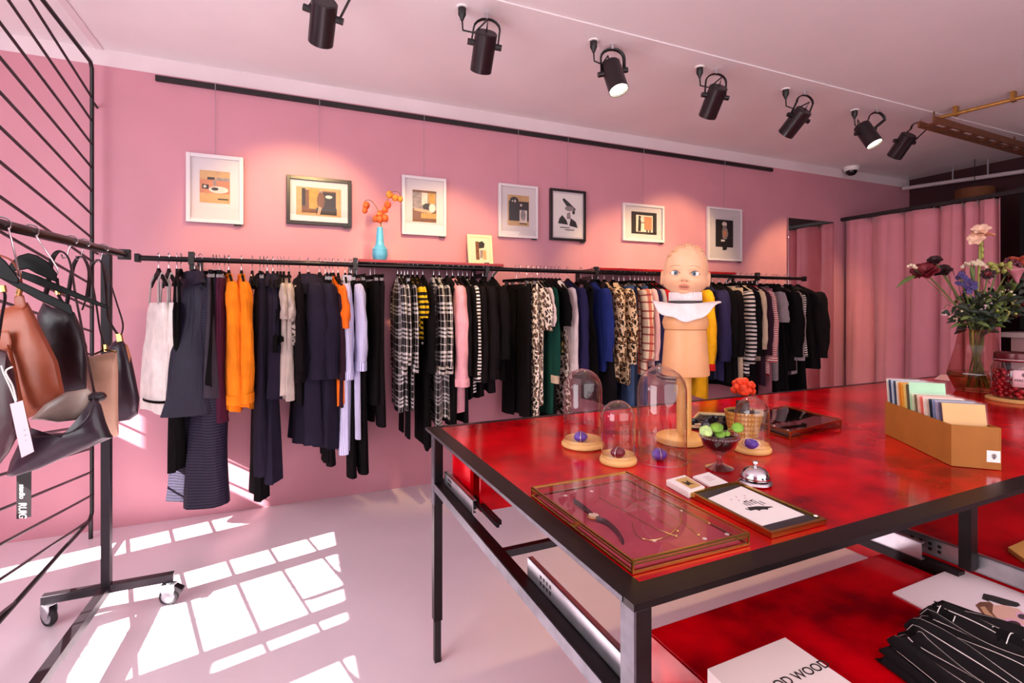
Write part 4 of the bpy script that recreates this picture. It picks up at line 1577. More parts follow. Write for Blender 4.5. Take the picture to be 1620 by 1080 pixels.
# beige shopper
b_ = thing('shopper_bag', 'tall beige leather shopper bag beside the rack post', 'bag', at_depth(162, 690, Z4), 0, GRP)
pillow(MB(), [(138, 564), (150, 562), (185, 555), (187, 580), (187, 640), (188, 688), (181, 692), (160, 668), (140, 650), (137, 600)], plane_fn(Z4), .05, edge=.3).build('body', LBEI, b_, world=True)
strap_px(MB(), [(166, 548), (158, 520), (152, 480), (140, 420), (128, 406), (118, 416), (112, 440), (106, 480), (104, 492)], [Z4] * 9, .008).build('strap', LBLK, b_, world=True)
strap_px(MB(), [(131, 406), (140, 430), (136, 470), (130, 490)], [Z4 + .02] * 4, .008).build('strap', LBLK, b_, world=True)
MB().tube([at_depth(165, 545, Z4 - .05), at_depth(166, 556, Z4 - .05)], .010, 8).tube([at_depth(150, 560, Z4 - .055), at_depth(166, 553, Z4 - .055), at_depth(184, 556, Z4 - .055)], .004, 6).build('clasp', GOLD, b_, world=True)

# black slouchy tote low in front with metallic flap
b_ = thing('slouch_bag', 'wide black slouchy leather bag hanging lowest on the rack', 'bag', at_depth(90, 740, Z3), 0, GRP)
pillow(MB(), [(10, 752), (16, 730), (30, 700), (48, 676), (70, 684), (100, 684), (130, 668), (142, 640), (150, 628), (160, 640), (168, 668), (178, 692), (150, 704), (110, 720), (60, 742), (20, 754)], plane_fn(Z3 - .25), .06).build('body', LPLM, b_, world=True)
pillow(MB(), [(48, 664), (70, 640), (104, 620), (140, 614), (150, 624), (136, 650), (120, 664), (92, 668), (66, 664)], plane_fn(Z3 - .22), .025).build('metallic_flap', LSIL, b_, world=True)
strap_px(MB(), [(40, 688), (70, 690), (110, 684), (136, 664), (148, 640)], [Z3 - .315] * 5, .006).build('zip_seam', LBLK, b_, world=True)
strap_px(MB(), [(150, 626), (143, 590), (137, 560), (126, 500), (120, 470), (112, 420), (104, 402), (92, 398), (82, 412), (76, 450), (72, 466)], [Z3 - .22, Z3 - .2, Z3 - .15, Z3 - .08, Z3 - .04, Z3, Z3, Z3, Z3, Z3, Z3], .009).build('strap', LBLK, b_, world=True)
MB().ball(at_depth(153, 628, Z3 - .24), .024, 12, 8, (1, 1, .7), fn=lambda d: 1 + .15 * math.sin(9 * d.x + 4 * d.z)).build('strap_knot', LBLK, b_, world=True)

# black tote behind the brown bag
b_ = thing('tote_bag', 'black leather tote bag behind the brown bag', 'bag', at_depth(110, 624, Z2 + .1), 0, GRP)
pillow(MB(), [(58, 500), (68, 478), (84, 486), (104, 488), (118, 494), (128, 516), (138, 548), (138, 580), (137, 616), (120, 622), (104, 625), (84, 600), (66, 560)], plane_fn(Z2 + .10), .05, edge=.25).build('body', LBLK, b_, world=True)
strap_px(MB(), [(104, 484), (94, 470), (92, 456), (90, 440)], [Z2 + .06] * 4, .008).build('strap', LBLK, b_, world=True)
MB().tube([at_depth(93, 456, Z2 + .02), at_depth(94, 466, Z2 + .02)], .012, 10).build('ring', GOLD, b_, world=True)

# brown leather bag
b_ = thing('leather_bag', 'brown leather bag with brass rings in front of the black tote', 'bag', at_depth(60, 660, Z2), 0, GRP)
pillow(MB(), [(-20, 500), (0, 490), (30, 480), (44, 478), (56, 500), (76, 540), (92, 572), (100, 610), (104, 634), (80, 646), (44, 662), (10, 672), (-25, 660), (-30, 580)], plane_fn(Z2 - .06), .055, edge=.2).build('body', LBRN, b_, world=True)
pillow(MB(), [(-8, 526), (14, 522), (19, 540), (18, 552), (-8, 556)], plane_fn(Z2 - .125), .008).build('flap_tab', LBRN, b_, world=True)
strap_px(MB(), [(14, 546), (22, 580), (30, 620), (40, 660), (48, 686)], [Z2 - .125, Z2 - .13, Z2 - .13, Z2 - .12, Z2 - .12], .013, .25).build('front_strap', LBRN, b_, world=True)
pillow(MB(), [(22, 470), (30, 462), (38, 468), (42, 484), (36, 490), (24, 488)], plane_fn(Z2 - .09), .008).build('handle_tab', LBRN, b_, world=True)
MB().tube([at_depth(29, 452, Z2 - .08), at_depth(32, 458, Z2 - .1), at_depth(29, 467, Z2 - .1)], .008, 8).build('ring', GOLD, b_, world=True)
strap_px(MB(), [(34, 456), (30, 430), (18, 412), (0, 404)], [Z2 - .05] * 4, .009).build('handle', LBRN, b_, world=True)

# dark plum bag cut by the left edge
b_ = thing('pouch_bag', 'dark plum leather bag cut off by the left edge', 'bag', at_depth(0, 720, Z1 - .1), 0, GRP)
pillow(MB(), [(-40, 560), (-10, 548), (10, 556), (24, 590), (30, 640), (28, 690), (14, 716), (0, 734), (-40, 720)], plane_fn(Z1 - .10), .05).build('body', LDRK, b_, world=True)
strap_px(MB(), [(-4, 548), (3, 500), (8, 470), (4, 455)], [Z1 - .1] * 4, .008).build('strap', LBLK, b_, world=True)
MB().tube([at_depth(3, 452, Z1 - .1), at_depth(5, 462, Z1 - .1)], .010, 8).build('ring', GOLD, b_, world=True)

# price tag with cord
tz = Z1 - .20
b_ = thing('price_tag', 'long pale pink price tag on a white cord in front of the bags', 'tag', at_depth(35, 722, tz))
MB().prism([(15.5, 639), (36, 633), (54, 714), (34, 724)], lambda u, v, t: at_depth(u, v, tz + t), -.0008, .0008).build('card', plain('pale_pink_card', 'D2B4BC', .6), b_, world=True)
strap_px(MB(), [(25, 636), (16, 612), (6, 590), (2, 578)], [tz] * 4, .0022, 1).build('cord', PAPER, b_, world=True)
strap_px(MB(), [(26, 634), (20, 610), (9, 588), (20, 580)], [tz - .003] * 4, .0022, 1).build('cord', PAPER, b_, world=True)
m = MB()
for k, (w_) in enumerate((.5, .7, .4)):
    m.prism([(37 + k * 1.2, 680 + k * 8), (37 + 6 * w_ + k, 678.6 + k * 8), (37.2 + 6 * w_ + k, 680.2 + k * 8), (37.2 + k * 1.2, 681.6 + k * 8)], lambda u, v, t: at_depth(u, v, tz - .001 + t), -.0002, .0002)
m.build('handwriting', GREYPL, b_, world=True)

# shop tag hanging under the bags
tz = 1.74
b_ = thing('woven_label', 'black vertical hang tag with white lettering under the bags', 'tag', at_depth(38, 818, tz))
MB().prism([(26, 738), (50, 734), (49.5, 817), (26, 821)], lambda u, v, t: at_depth(u, v, tz + t), -.001, .001).build('card', BLACK, b_, world=True)
strap_px(MB(), [(38, 737), (40, 716), (44, 700)], [tz, tz, tz - .01], .002, 1).build('cord', BLACK, b_, world=True)
dn = (at_depth(35, 800, tz) - at_depth(35, 750, tz)).normalized()
rt = (at_depth(45, 750, tz) - at_depth(30, 750.5, tz)).normalized()
text('lettering', 'studio', .020, at_depth(31.0, 766, tz - .0018), dn, rt, PAPER, b_, tall=1.35)
text('lettering', 'RUIG', .024, at_depth(30.0, 795, tz - .0018), dn, rt, PAPER, b_, tall=1.6)

# ------------------------------------------------------------------ the big red display table
TZ = .87
c_bl = on_z(673.5, 675.5, TZ)
c_fl = on_z(1003, 957, TZ)
ey = (c_bl - c_fl)
TD = ey.length
ey.normalize()
ex = Vector((ey.y, -ey.x, 0))
TLN = 3.75


def T(u, v, z):
    """table coordinates: u along the long side from the left edge, v from the front edge to the back"""
    return c_fl + ex * u + ey * v + Vector((0, 0, z - TZ))


TM = Matrix(((ex.x, ey.x, 0), (ex.y, ey.y, 0), (0, 0, 1)))


def tbox(m, u0, u1, v0, v1, z0, z1):
    n = len(m.v)
    m.box((u0, v0, z0), (u1, v1, z1))
    for k in range(n, len(m.v)):
        p = m.v[k]
        m.v[k] = T(p.x, p.y, p.z)
    return m


o = thing('display_table', 'large red resin display table on a dark steel frame', 'table', T(0, 0, 0) * 1)
o.location.z = 0
fw = .052
tbox(MB(), fw, TLN - fw, fw, TD - fw * .55, TZ - .011, TZ - .001).build('tabletop', RED, o, world=True)
m = MB()
tbox(m, 0, TLN, 0, fw, TZ - .012, TZ)
tbox(m, 0, TLN, TD - fw * .55, TD, TZ - .012, TZ)
tbox(m, 0, fw, fw, TD - fw * .55, TZ - .012, TZ)
tbox(m, TLN - fw, TLN, fw, TD - fw * .55, TZ - .012, TZ)
m.build('top_frame', STEEL, o, world=True)
# paler steel on the left outer edge of the frame
m = MB()
tbox(m, -.0015, 0, .03, TD, TZ - .010, TZ - .001)
m.build('bright_edge', PALESTEEL, o, world=True)
leg = [(0, 0), (0, TD - .12), (TLN - .04, 0), (TLN - .04, TD - .12), (1.26, 0)]
for i, (u, v) in enumerate(leg[:4]):
    m = MB()
    tbox(m, u + .004, u + .036, v, v + .036, .60, TZ - .012)
    l_ = m.build('leg', STEEL, o, world=True, bevel=.001)
    tbox(MB(), u, u + .0045, v, v + .036, 0.60, TZ - .012).build('bright_face', PALESTEEL, l_, world=True)
    tbox(MB(), u + .002, u + .034, v + .002, v + .034, .16, .60).build('lower_tube', STEEL, l_, world=True)
    tbox(MB(), u + .006, u + .030, v + .006, v + .030, 0, .16).build('foot', BLACK, l_, world=True)
tbox(MB(), 1.02, 1.05, .004, .03, .70, TZ - .012).build('divider_post', STEEL, o, world=True)
m = MB()
tbox(m, .003, .036, .036, TD - .12, .655, .685)
m.build('side_rail', STEEL, o, world=True)
tbox(MB(), .001, .003, .036, TD - .12, .655, .683).build('bright_edge', PALESTEEL, o, world=True)
tbox(MB(), .036, 1.3, .62, .64, .655, .675).build('cross_bar', BLACK, o, world=True)
tbox(MB(), .036, TLN, TD - .10, TD - .08, .655, .685).build('back_rail', STEEL, o, world=True)
tbox(MB(), 1.02, 1.05, .03, TD - .1, .655, .685).build('middle_rail', STEEL, o, world=True)


def slide(u, v0, v1, z):
    m = MB()
    tbox(m, u, u + .003, v0, v1, z, z + .045)
    tbox(m, u, u + .014, v0, v1, z, z + .003)
    tbox(m, u, u + .014, v0, v1, z + .042, z + .045)
    s_ = m.build('drawer_slide', ZINC, o, world=True)
    m = MB()
    for k in range(4):
        for r in range(2):
            v = v0 + (v1 - v0) * (.72 + .035 * k)
            tbox(m, u - .0006, u + .0002, v, v + .008, z + .012 + .014 * r, z + .020 + .014 * r)
    m.build('screw_holes', BLACK, s_, world=True)
    tbox(MB(), u + .006, u + .02, v0 + (v1 - v0) * .05, v1 - (v1 - v0) * .3, z + .008, z + .036).build('inner_runner', BLACKMETAL, s_, world=True)


slide(.034, .03, .46, .687)
slide(.034, .86, 1.17, .687)
slide(1.0, .10, .55, .69)
slide(1.054, -.35, .25, .69)
for vv in (.70, .715):
    tbox(MB(), .052 + (vv - .70) * .9, .060 + (vv - .70) * .9, vv, vv + .22, .705, .718).build('runner_bar', BLACKMETAL, o, world=True)

# red drawers on the slides: front left one pulled out towards the camera, back left one half shut
DR0, DR1 = T(.13, .10, .66), None
dz = .672
p0 = on_z(1026, 996, dz)
rel = p0 - T(0, 0, dz)
u0, v0 = rel.dot(ex), rel.dot(ey)
d_ = tbox(MB(), u0, .985, v0 - .62, v0, dz - .115, dz).build('drawer', RED, o, world=True, bevel=.003)
tbox(MB(), u0 - .003, u0 - .001, v0 - .60, v0 - .004, dz - .11, dz - .006).build('side_edge', RED, d_, world=True)
tbox(MB(), u0 - .006, u0 + .03, v0 - .5, v0 + .012, dz - .1152, dz - .1002).build('bottom_runner', STEEL, d_, world=True)
m = MB()
tbox(m, .062, .985, .86, 1.16, .69, .70)
d_ = m.build('drawer', RED, o, world=True)
m = MB()
tbox(m, .062, .985, .86, .872, .70, .80)
tbox(m, .062, .985, 1.148, 1.16, .70, .80)
tbox(m, .062, .074, .96, 1.148, .70, .80)
m.build('side_panel', RED, d_, world=True)
tbox(MB(), .17, .30, .90, 1.06, .7005, .775).build('card_bundle', plain('pale_pink_box', 'D9A0A4', .5), d_, world=True, bevel=.002)
d_ = tbox(MB(), 1.075, 2.2, -.16, .42, .60, .675).build('drawer', RED, o, world=True, bevel=.003)
tbox(MB(), 1.085, 2.19, .421, .426, .61, .67).build('back_panel', RED, d_, world=True)


def tpt(px, py, z=TZ):
    return on_z(px, py, z)


def quad_box(name, label, cat, px4, z0, h, mat, group=None, partname='body'):
    """box standing on height z0 with a foot print given by four photo points at its foot"""
    P = [on_z(u, v, z0) for u, v in px4]
    c = sum(P, Vector((0, 0, 0))) / 4
    r = thing(name, label, cat, c, 0, group)
    b = MB()
    n = [p for p in P] + [p + Vector((0, 0, h)) for p in P]
    b.v += n
    for q in ((3, 2, 1, 0), (4, 5, 6, 7), (0, 1, 5, 4), (1, 2, 6, 5), (2, 3, 7, 6), (3, 0, 4, 7)):
        b.face(list(q))
    b.build(partname, mat, r, world=True, bevel=.0008)
    return r, P


def lerp4(P, a, b):
    return P[0].lerp(P[1], a).lerp(P[3].lerp(P[2], a), b)


def patch(m, P, poly, z, h=.0003):
    """flat printed patch on the quad P (a along 0-1, b along 0-3)"""
    n = len(m.v)
    for a, b in poly:
        q = lerp4(P, a, b)
        m.v.append(Vector((q.x, q.y, z)))
    k = len(poly)
    for a, b in poly:
        q = lerp4(P, a, b)
        m.v.append(Vector((q.x, q.y, z + h)))
    m.face([n + i for i in reversed(range(k))])
    m.face([n + k + i for i in range(k)])
    for i in range(k):
        j = (i + 1) % k
        m.face([n + i, n + j, n + k + j, n + k + i])
    return m


# ------------------------------------------------------------------ things on the pulled out drawer
DZ = dz
r, P = quad_box('gift_box', 'flat white box with black lettering on the lower red drawer', 'box', [(1119, 1082), (1242, 1030), (1410, 1150), (1262, 1230)], DZ, .028, plain('off_white_box', 'E4D2CE', .5), partname='lid')
rt = (P[1] - P[0]).normalized()
up = (P[0] - P[3]).normalized()
q = lerp4(P, .16, .47)
text('lettering', 'WOOD WOOD', .026, Vector((q.x, q.y, DZ + .0286)), rt, up, INK, r)

r, P = quad_box('magazine', 'white magazine page with a capped woman in pink sunglasses', 'magazine', [(1412, 939), (1511, 899), (1800, 1012), (1700, 1090)], DZ, .004, plain('glossy_page', 'E6D2D6', .3), partname='cover')
zt = DZ + .0042


def mag(mat, poly, lay):
    """printed patch on the page"""
    m = MB()
    z = zt + .00012 * lay
    k = len(poly)
    pts = [on_z(1380 + u / 6.75, 920 + v / 6.75, zt) for u, v in poly]
    m.v += [Vector((p.x, p.y, z)) for p in pts] + [Vector((p.x, p.y, z + .0001)) for p in pts]
    m.face(list(range(k))[::-1])
    m.face([k + i for i in range(k)])
    m.build('image', mat, r, world=True)


HAIRP = plain('brown_hair_print', '6A3F2A', .6, noise=.35, nscale=60)
mag(HAIRP, [(1100, 250), (1150, 215), (1260, 215), (1300, 250), (1285, 330), (1335, 390), (1405, 440), (1395, 462), (1300, 425), (1180, 350)], 1)
mag(plain('blond_print', 'B98A68', .6), [(1150, 270), (1200, 262), (1250, 330), (1330, 400), (1300, 412), (1200, 345)], 2)
mag(plain('face_print', 'D0A090', .5), [(1290, 250), (1400, 248), (1560, 290), (1620, 340), (1640, 430), (1560, 520), (1440, 420), (1330, 385), (1282, 330)], 2)
mag(INK, [(1190, 125), (1300, 150), (1560, 225), (1582, 255), (1540, 270), (1400, 250), (1250, 200), (1245, 212), (1172, 185), (1178, 150)], 3)
for (cu, cv, ru, rv) in ((1512, 455, 105, 62), (1605, 375, 75, 48)):
    mag(plain('pink_frame_print', 'D59AB4', .5), [(cu + ru * math.cos(a * math.pi / 8) + .25 * ru * math.sin(a * math.pi / 8), cv + rv * math.sin(a * math.pi / 8) + .2 * ru * math.cos(a * math.pi / 8)) for a in range(16)], 4)
    mag(plain('lens_print', '34141E', .4), [(cu + .72 * ru * math.cos(a * math.pi / 8), cv + .58 * rv * math.sin(a * math.pi / 8) + .12 * ru * math.cos(a * math.pi / 8)) for a in range(16)], 5)
mag(plain('dark_lip_print', '7A3048', .5), [(1500, 495), (1560, 510), (1650, 570), (1640, 600), (1540, 545)], 4)

# folded pinstripe trousers
PINS = cloth('black_white_pinstripe', '120C0F', .9, 'pin', 'D8C8C4', a=.021)
r = thing('folded_trousers', 'folded black trousers with white pinstripes on the drawer', 'trousers', on_z(1520, 1060, DZ))
A_, B_, C_, D_ = on_z(1486, 972, DZ), on_z(1700, 1066, DZ), on_z(1620, 1230, DZ), on_z(1398, 1052, DZ)
ABn = (B_ - A_)


def layer(k, z0, th, inset, name):
    rows, n, m_ = [], 34, 22
    Q = [A_.lerp(C_, inset), B_, C_, D_.lerp(B_, inset)]
    top = []
    for i in range(m_):
        a = i / (m_ - 1)
        row = []
        for j in range(n):
            b = j / (n - 1)
            p = Q[0].lerp(Q[1], a).lerp(Q[3].lerp(Q[2], a), b)
            edge = min(1, min(a, 1 - a) * 12, min(b, 1 - b) * 12)
            z = z0 + th * math.sqrt(max(0, 1 - (1 - edge) ** 2)) + .007 * edge * math.sin(15 * b + 3.5 * a + k * 2) + .005 * edge * math.sin(33 * b - 5 * a + k)
            gath = .016 * math.sin(20 * b + k) * max(0, 1 - a * 5)
            row.append(p + Vector((0, 0, z)) + (Q[0] - Q[1]).normalized() * gath)
        top.append(row)
    W_, H_ = (Q[1] - Q[0]).length, (Q[3] - Q[0]).length
    mb = MB().grid(top, False, ([H_ * j / (n - 1) for j in range(n)], [W_ * i / (m_ - 1) for i in range(m_)]))
    return mb.build(name, PINS, r, world=True, solid=.003)


layer(0, .003, .016, .0, 'lower_fold')
layer(1, .018, .016, .02, 'middle_fold')
layer(2, .034, .018, .05, 'upper_fold')
wb_ = on_z(1484, 957, DZ + .045), on_z(1700, 1048, DZ + .045)
rows = []
for i in range(16):
    a = i / 15
    p = wb_[0].lerp(wb_[1], a)
    nrm = (D_ - A_).normalized()
    rows.append([p + nrm * (.0 + .05 * b) + Vector((0, 0, .010 * math.sin(math.pi * b) + .004 * math.sin(14 * a))) for b in (0, .2, .4, .6, .8, 1)])
L_ = (wb_[1] - wb_[0]).length
MB().grid(rows, False, ([0, .001, .002, .003, .004, .005], [0] * 16)).build('waistband_base', BK, r, world=True, solid=.003)
rows2 = [[p + Vector((0, 0, .0022)) for p in row] for row in rows]
bb = MB()
for i in range(1, 15, 2):
    for b in range(5):
        p, q = rows2[i][b], rows2[i][b + 1]
        bb.bar(p, q, .0013, .001)
bb.build('waistband_pinstripes', PAPER, r, world=True)

r, P = quad_box('notebook', 'yellow tan notebook on the right red drawer', 'notebook', [(1594, 872), (1640, 852), (1700, 880), (1640, 905)], .676, .012, plain('tan_notebook', 'C9924E', .5), partname='cover')

# ------------------------------------------------------------------ glass domes
PURP = plain('purple_stone', '5A3A9A', .45, noise=.25, nscale=40)
PLUM = plain('plum_red_stone', '6A1424', .45, noise=.3, nscale=40)
STRING = plain('silver_chain', 'D9C9C4', .25, .8)
DOMEG = glass('dome_glass', (.97, .94, .95), 1.45, boost=1.7)


def dome(cx, cyb, w_px, top_y, label, wood, stone_mat, stone_px, stone_label, r_stone):
    c = tpt(cx, cyb)
    zc = depth(c)
    R = w_px / 2 / F_PX * zc
    ztop = 1.35 + (HY - top_y) / F_PX * zc
    r = thing('glass_cloche', label, 'cloche', c, 0, 'glass cloches on the red table')
    z0 = 0.0
    if wood:
        MB().lathe([(0, 0), (R * 1.0, 0), (R * 1.06, .004), (R * 1.06, .012), (R * 1.0, .017), (R * .97, .018), (R * .97, .024), (R * .93, .028), (0, .028)], c, 48, cap=False).build('wooden_base', WOOD, r, world=True)
        z0 = .0185
        R *= .96
    H = ztop - TZ
    prof = [(R * 1.0, z0 + .001)]
    for k in range(15):
        a = math.pi / 2 * k / 14
        prof.append((R * math.cos(a), H - R * 1.05 + R * 1.05 * math.sin(a)))
    MB().lathe(prof, c, 48, cap=False).build('dome', DOMEG, r, world=True)
    MB().tube([c + Vector((R * math.cos(k * math.pi / 24), R * math.sin(k * math.pi / 24), z0 + .002)) for k in range(49)], .0016, 6).build('rim', DOMEG, r, world=True)
    zs = TZ + (.028 if wood else 0)
    q = on_z(stone_px[0], stone_px[1], zs)
    s_ = thing('painted_stone', stone_label, 'stone', (q.x, q.y, zs), 0, 'wrapped stones under the cloches')
    ang = random.Random(int(cx)).uniform(0, 3)
    Mx = Matrix.Rotation(ang, 3, 'Z')
    MB().ball((0, 0, r_stone * .62), r_stone, 20, 14, (1, .78, .62), Mx, lambda d: 1 + .06 * math.sin(3 * d.x + 2) + .04 * math.sin(5 * d.y)).build('stone_body', stone_mat, s_)
    pts = [Mx @ Vector((r_stone * 1.02 * math.cos(a * math.pi / 12) * .72, r_stone * .80 * math.cos(a * math.pi / 12), r_stone * .64 * math.sin(a * math.pi / 12))) + Vector((0, 0, r_stone * .64)) for a in range(25)]
    MB().tube(pts, .0013, 6).build('chain', STRING, s_)
    return r


dome(922, 705, 63, 583, 'glass cloche on wooden base at the left back, taller wooden based one', True, PURP, (919, 698), 'flat purple stone with silver chain under the left back cloche', .026)
dome(978, 731, 55, 633, 'small glass cloche on wooden base in front of the jewellery case', True, PLUM, (977, 723), 'dark red upright stone under the small front cloche', .024)
dome(1047, 728, 76, 578, 'tall glass cloche without base in front of the mannequin', False, PURP, (1043, 727), 'purple and plum stone on the table under the tall cloche', .028)
dome(1190, 713, 53, 627, 'small glass cloche on wooden base at the right, before the wicker pot', True, PURP, (1188, 709), 'dented purple stone under the right small cloche', .024)

# ------------------------------------------------------------------ glass goblet with a little plant
c = tpt(1138, 741)
GOB = glass('pink_pressed_glass', (.86, .72, .74), 1.5, .05, 1.6)
r = thing('glass_goblet', 'pressed pink glass goblet holding a small green plant', 'goblet', c)
MB().lathe([(0, .001), (.038, .001), (.040, .004), (.020, .012), (.009, .020), (.008, .034), (.014, .044), (.030, .052), (.046, .068), (.053, .088), (.054, .104), (.052, .104), (.050, .088), (.043, .070), (.028, .056), (0, .05)], c, 40, cap=False).build('bowl', GOB, r, world=True)
m = MB()
for k in range(40):
    a = 2 * math.pi * k / 40
    m.ball(c + Vector((.0545 * math.cos(a), .0545 * math.sin(a), .095)), .004, 6, 5)
m.build('beaded_band', GOB, r, world=True)
SOIL = plain('dark_soil', '1E120E', .95, noise=.4, nscale=60, bump=.8, bscale=120)
MB().lathe([(0, .052), (.026, .058), (.041, .072), (.049, .090), (.046, .094), (0, .097)], c, 30, cap=False).build('soil', SOIL, r, world=True)
LEAF = plain('fresh_green_leaf', '6F9B2C', .4, noise=.3, nscale=40)
LEAF2 = plain('pale_green_leaf', 'A9C277', .4, noise=.3, nscale=60)
pl = thing('small_plant', 'small green round leaved plant growing in the goblet', 'plant', c + Vector((0, 0, .094)))
zc = depth(c)


def round_leaf(px, py, rp, tilt, mat, dz=0):
    p = at_depth(px, py, zc - .01 + dz)
    rr = rp / F_PX * zc
    n_ = (CAM - p).normalized() * tilt + Vector((0, 0, 1)) * (1 - tilt)
    n_.normalize()
    a_, b_ = frame_of(n_)
    rows = []
    for i in range(5):
        s_ = i / 4
        rows.append([p + (a_ * math.cos(t * math.pi / 9) + b_ * math.sin(t * math.pi / 9)) * rr * s_ * (1 + .05 * math.sin(t * 2)) + n_ * (-.25 * rr * s_ * s_) for t in range(18)])
    lf = MB().grid(rows, True).build('leaf', mat, pl, world=True, solid=.0008)
    MB().tube([c + Vector((random.Random(px).uniform(-.015, .015), random.Random(py).uniform(-.01, .01), .092)), (p + c + Vector((0, 0, .096))) / 2 + Vector((0, 0, .008)), p - n_ * .002], .0011, 6).build('leaf_stem', LEAF, pl, world=True)


round_leaf(1117, 681, 10, .7, LEAF2)
round_leaf(1134, 674, 10, .45, LEAF)
round_leaf(1139, 685, 8, .6, LEAF)
round_leaf(1167, 675, 9, .6, LEAF)
round_leaf(1150, 685, 5, .5, LEAF)

# ------------------------------------------------------------------ counter bell
c = tpt(1195, 765)
r = thing('counter_bell', 'chrome counter call bell beside the framed card', 'bell', c)
MB().lathe([(0, .001), (.041, .001), (.043, .005), (.040, .010), (.036, .012), (0, .012)], c, 40, cap=False).build('bell_base', CHROME, r, world=True)
MB().lathe([(.037, .016), (.0365, .022), (.033, .032), (.025, .041), (.013, .046), (0, .048)], c, 40, cap=False).build('bell_dome', CHROME, r, world=True, solid=.001)
MB().lathe([(.0, .010), (.004, .012), (.004, .018), (0, .018)], c, 12).build('post', BLACKMETAL, r, world=True)
MB().lathe([(.005, .047), (.005, .055), (.008, .057), (.007, .061), (0, .063)], c, 20, cap=False).build('plunger', CHROME, r, world=True)
m = MB()
for k in range(3):
    a = -math.pi / 2 - .35 + .3 * k
    m.ball(c + Vector((.0365 * math.cos(a), .0365 * math.sin(a), .024)), .003, 6, 5)
m.build('embossing', plain('dark_emboss', '332A2E', .3, .8), r, world=True)

# ------------------------------------------------------------------ card stacks
r, P = quad_box('card_stack', 'stack of white cards with a gold printed top card', 'cards', [(1054, 768), (1083, 760), (1115, 779), (1089, 788)], TZ, .016, PAPER, partname='stack')
m = patch(MB(), P, [(.3, .15), (.92, .15), (.92, .9), (.3, .9)], TZ + .0163)
m.build('gold_print', plain('gold_tan_print', 'C8A060', .5), r, world=True)
patch(MB(), P, [(.40, .35), (.55, .5), (.7, .35), (.66, .62), (.78, .70), (.5, .66), (.42, .72)], TZ + .0167).build('black_emblem', INK, r, world=True)
r, P = quad_box('card_stack', 'low stack of plain white printed cards by the bell', 'cards', [(1096, 757), (1121, 750), (1158, 770), (1130, 776)], TZ, .007, PAPER, partname='stack')
m = MB()
for k in range(3):
    patch(m, P, [(.3, .25 + .12 * k), (.7, .25 + .12 * k), (.7, .28 + .12 * k), (.3, .28 + .12 * k)], TZ + .0073)
m.build('printed_lines', plain('rose_print', 'C9A0A4', .6), r, world=True)

# ------------------------------------------------------------------ gilt framed card with a crocodile
P4 = [(1090, 785), (1166, 767), (1308, 829), (1221, 852)]
P = [on_z(u, v, TZ) for u, v in P4]
r = thing('framed_card', 'gold framed card with a small black crocodile lying on the table', 'picture', sum(P, Vector()) / 4)


def rim(P, w, z0, z1, name, mat, parent):
    """picture frame around the quad P"""
    c = sum(P, Vector()) / 4
    L1, L2 = (P[1] - P[0]).length, (P[3] - P[0]).length
    m = MB()
    o_ = [lerp4(P, a, b) for a, b in ((0, 0), (1, 0), (1, 1), (0, 1))]
    i_ = [lerp4(P, a, b) for a, b in ((w / L1, w / L2), (1 - w / L1, w / L2), (1 - w / L1, 1 - w / L2), (w / L1, 1 - w / L2))]
    for z in (z0, z1):
        for q in o_ + i_:
            m.v.append(Vector((q.x, q.y, z)))
    for k in range(4):
        j = (k + 1) % 4
        m.face([8 + k, 8 + j, 8 + 4 + j, 8 + 4 + k])
        m.face([j, k, 4 + k, 4 + j])
        m.face([k, j, 8 + j, 8 + k])
        m.face([4 + j, 4 + k, 12 + k, 12 + j])
    return m.build(name, mat, parent, world=True)


rim(P, .008, TZ + .0005, TZ + .012, 'gilt_frame', BRASS, r)
patch(MB(), P, rect(.03, .03, .97, .97), TZ + .001, .006).build('black_mount', plain('slate_mount', '2B272C', .5), r, world=True)
ins = [lerp4(P, a, b) for a, b in ((.12, .18), (.93, .10), (.90, .84), (.10, .84))]
patch(MB(), ins, rect(0, 0, 1, 1), TZ + .0072, .0003).build('card', PAPER, r, world=True)
m = MB()
patch(m, ins, [(a * .62 + .22, b * .55 + .28) for a, b in [(.20, .42), (.32, .46), (.50, .50), (.70, .60), (.86, .68), (.88, .72), (.70, .70), (.60, .76), (.52, .70), (.40, .68), (.34, .72), (.30, .62), (.12, .60), (.06, .48), (.10, .44), (.14, .54)]], TZ + .0077)
m.build('crocodile', INK, r, world=True)
up = (ins[0] - ins[3]).normalized()
rt = (ins[1] - ins[0]).normalized()
for txt, (a, b), sz in (('trip', (.50, .52), .024),):
    pass
m = MB()
for (a, b, w_, h_) in ((.46, .38, .02, .12), (.53, .38, .02, .12), (.46, .36, .10, .02), (.60, .40, .02, .10), (.66, .42, .02, .16), (.60, .38, .09, .02), (.74, .46, .02, .10), (.40, .40, .02, .08)):
    patch(m, ins, rect(a, b, a + w_, b + h_), TZ + .0077)
m.build('letterforms', INK, r, world=True)
for cu, cv in ((.35, .22), (.52, .2), (.62, .3), (.44, .3), (.7, .24)):
    patch(MB(), ins, [(cu + .012 * math.cos(t * math.pi / 4), cv + .02 * math.sin(t * math.pi / 4)) for t in range(8)], TZ + .0077).build('petal_dots', plain('petal_print', 'D8A0A0', .5), r, world=True)
MB().ball(lerp4(P, .93, .93) + Vector((0, 0, .0135)), .0045, 10, 8, (1, 1, .4)).build('white_sticker', PAPER, r, world=True)

# ------------------------------------------------------------------ jewellery cases of glass and brass
CASEG = glass('case_glass', (.97, .94, .94), 1.45, boost=.7)


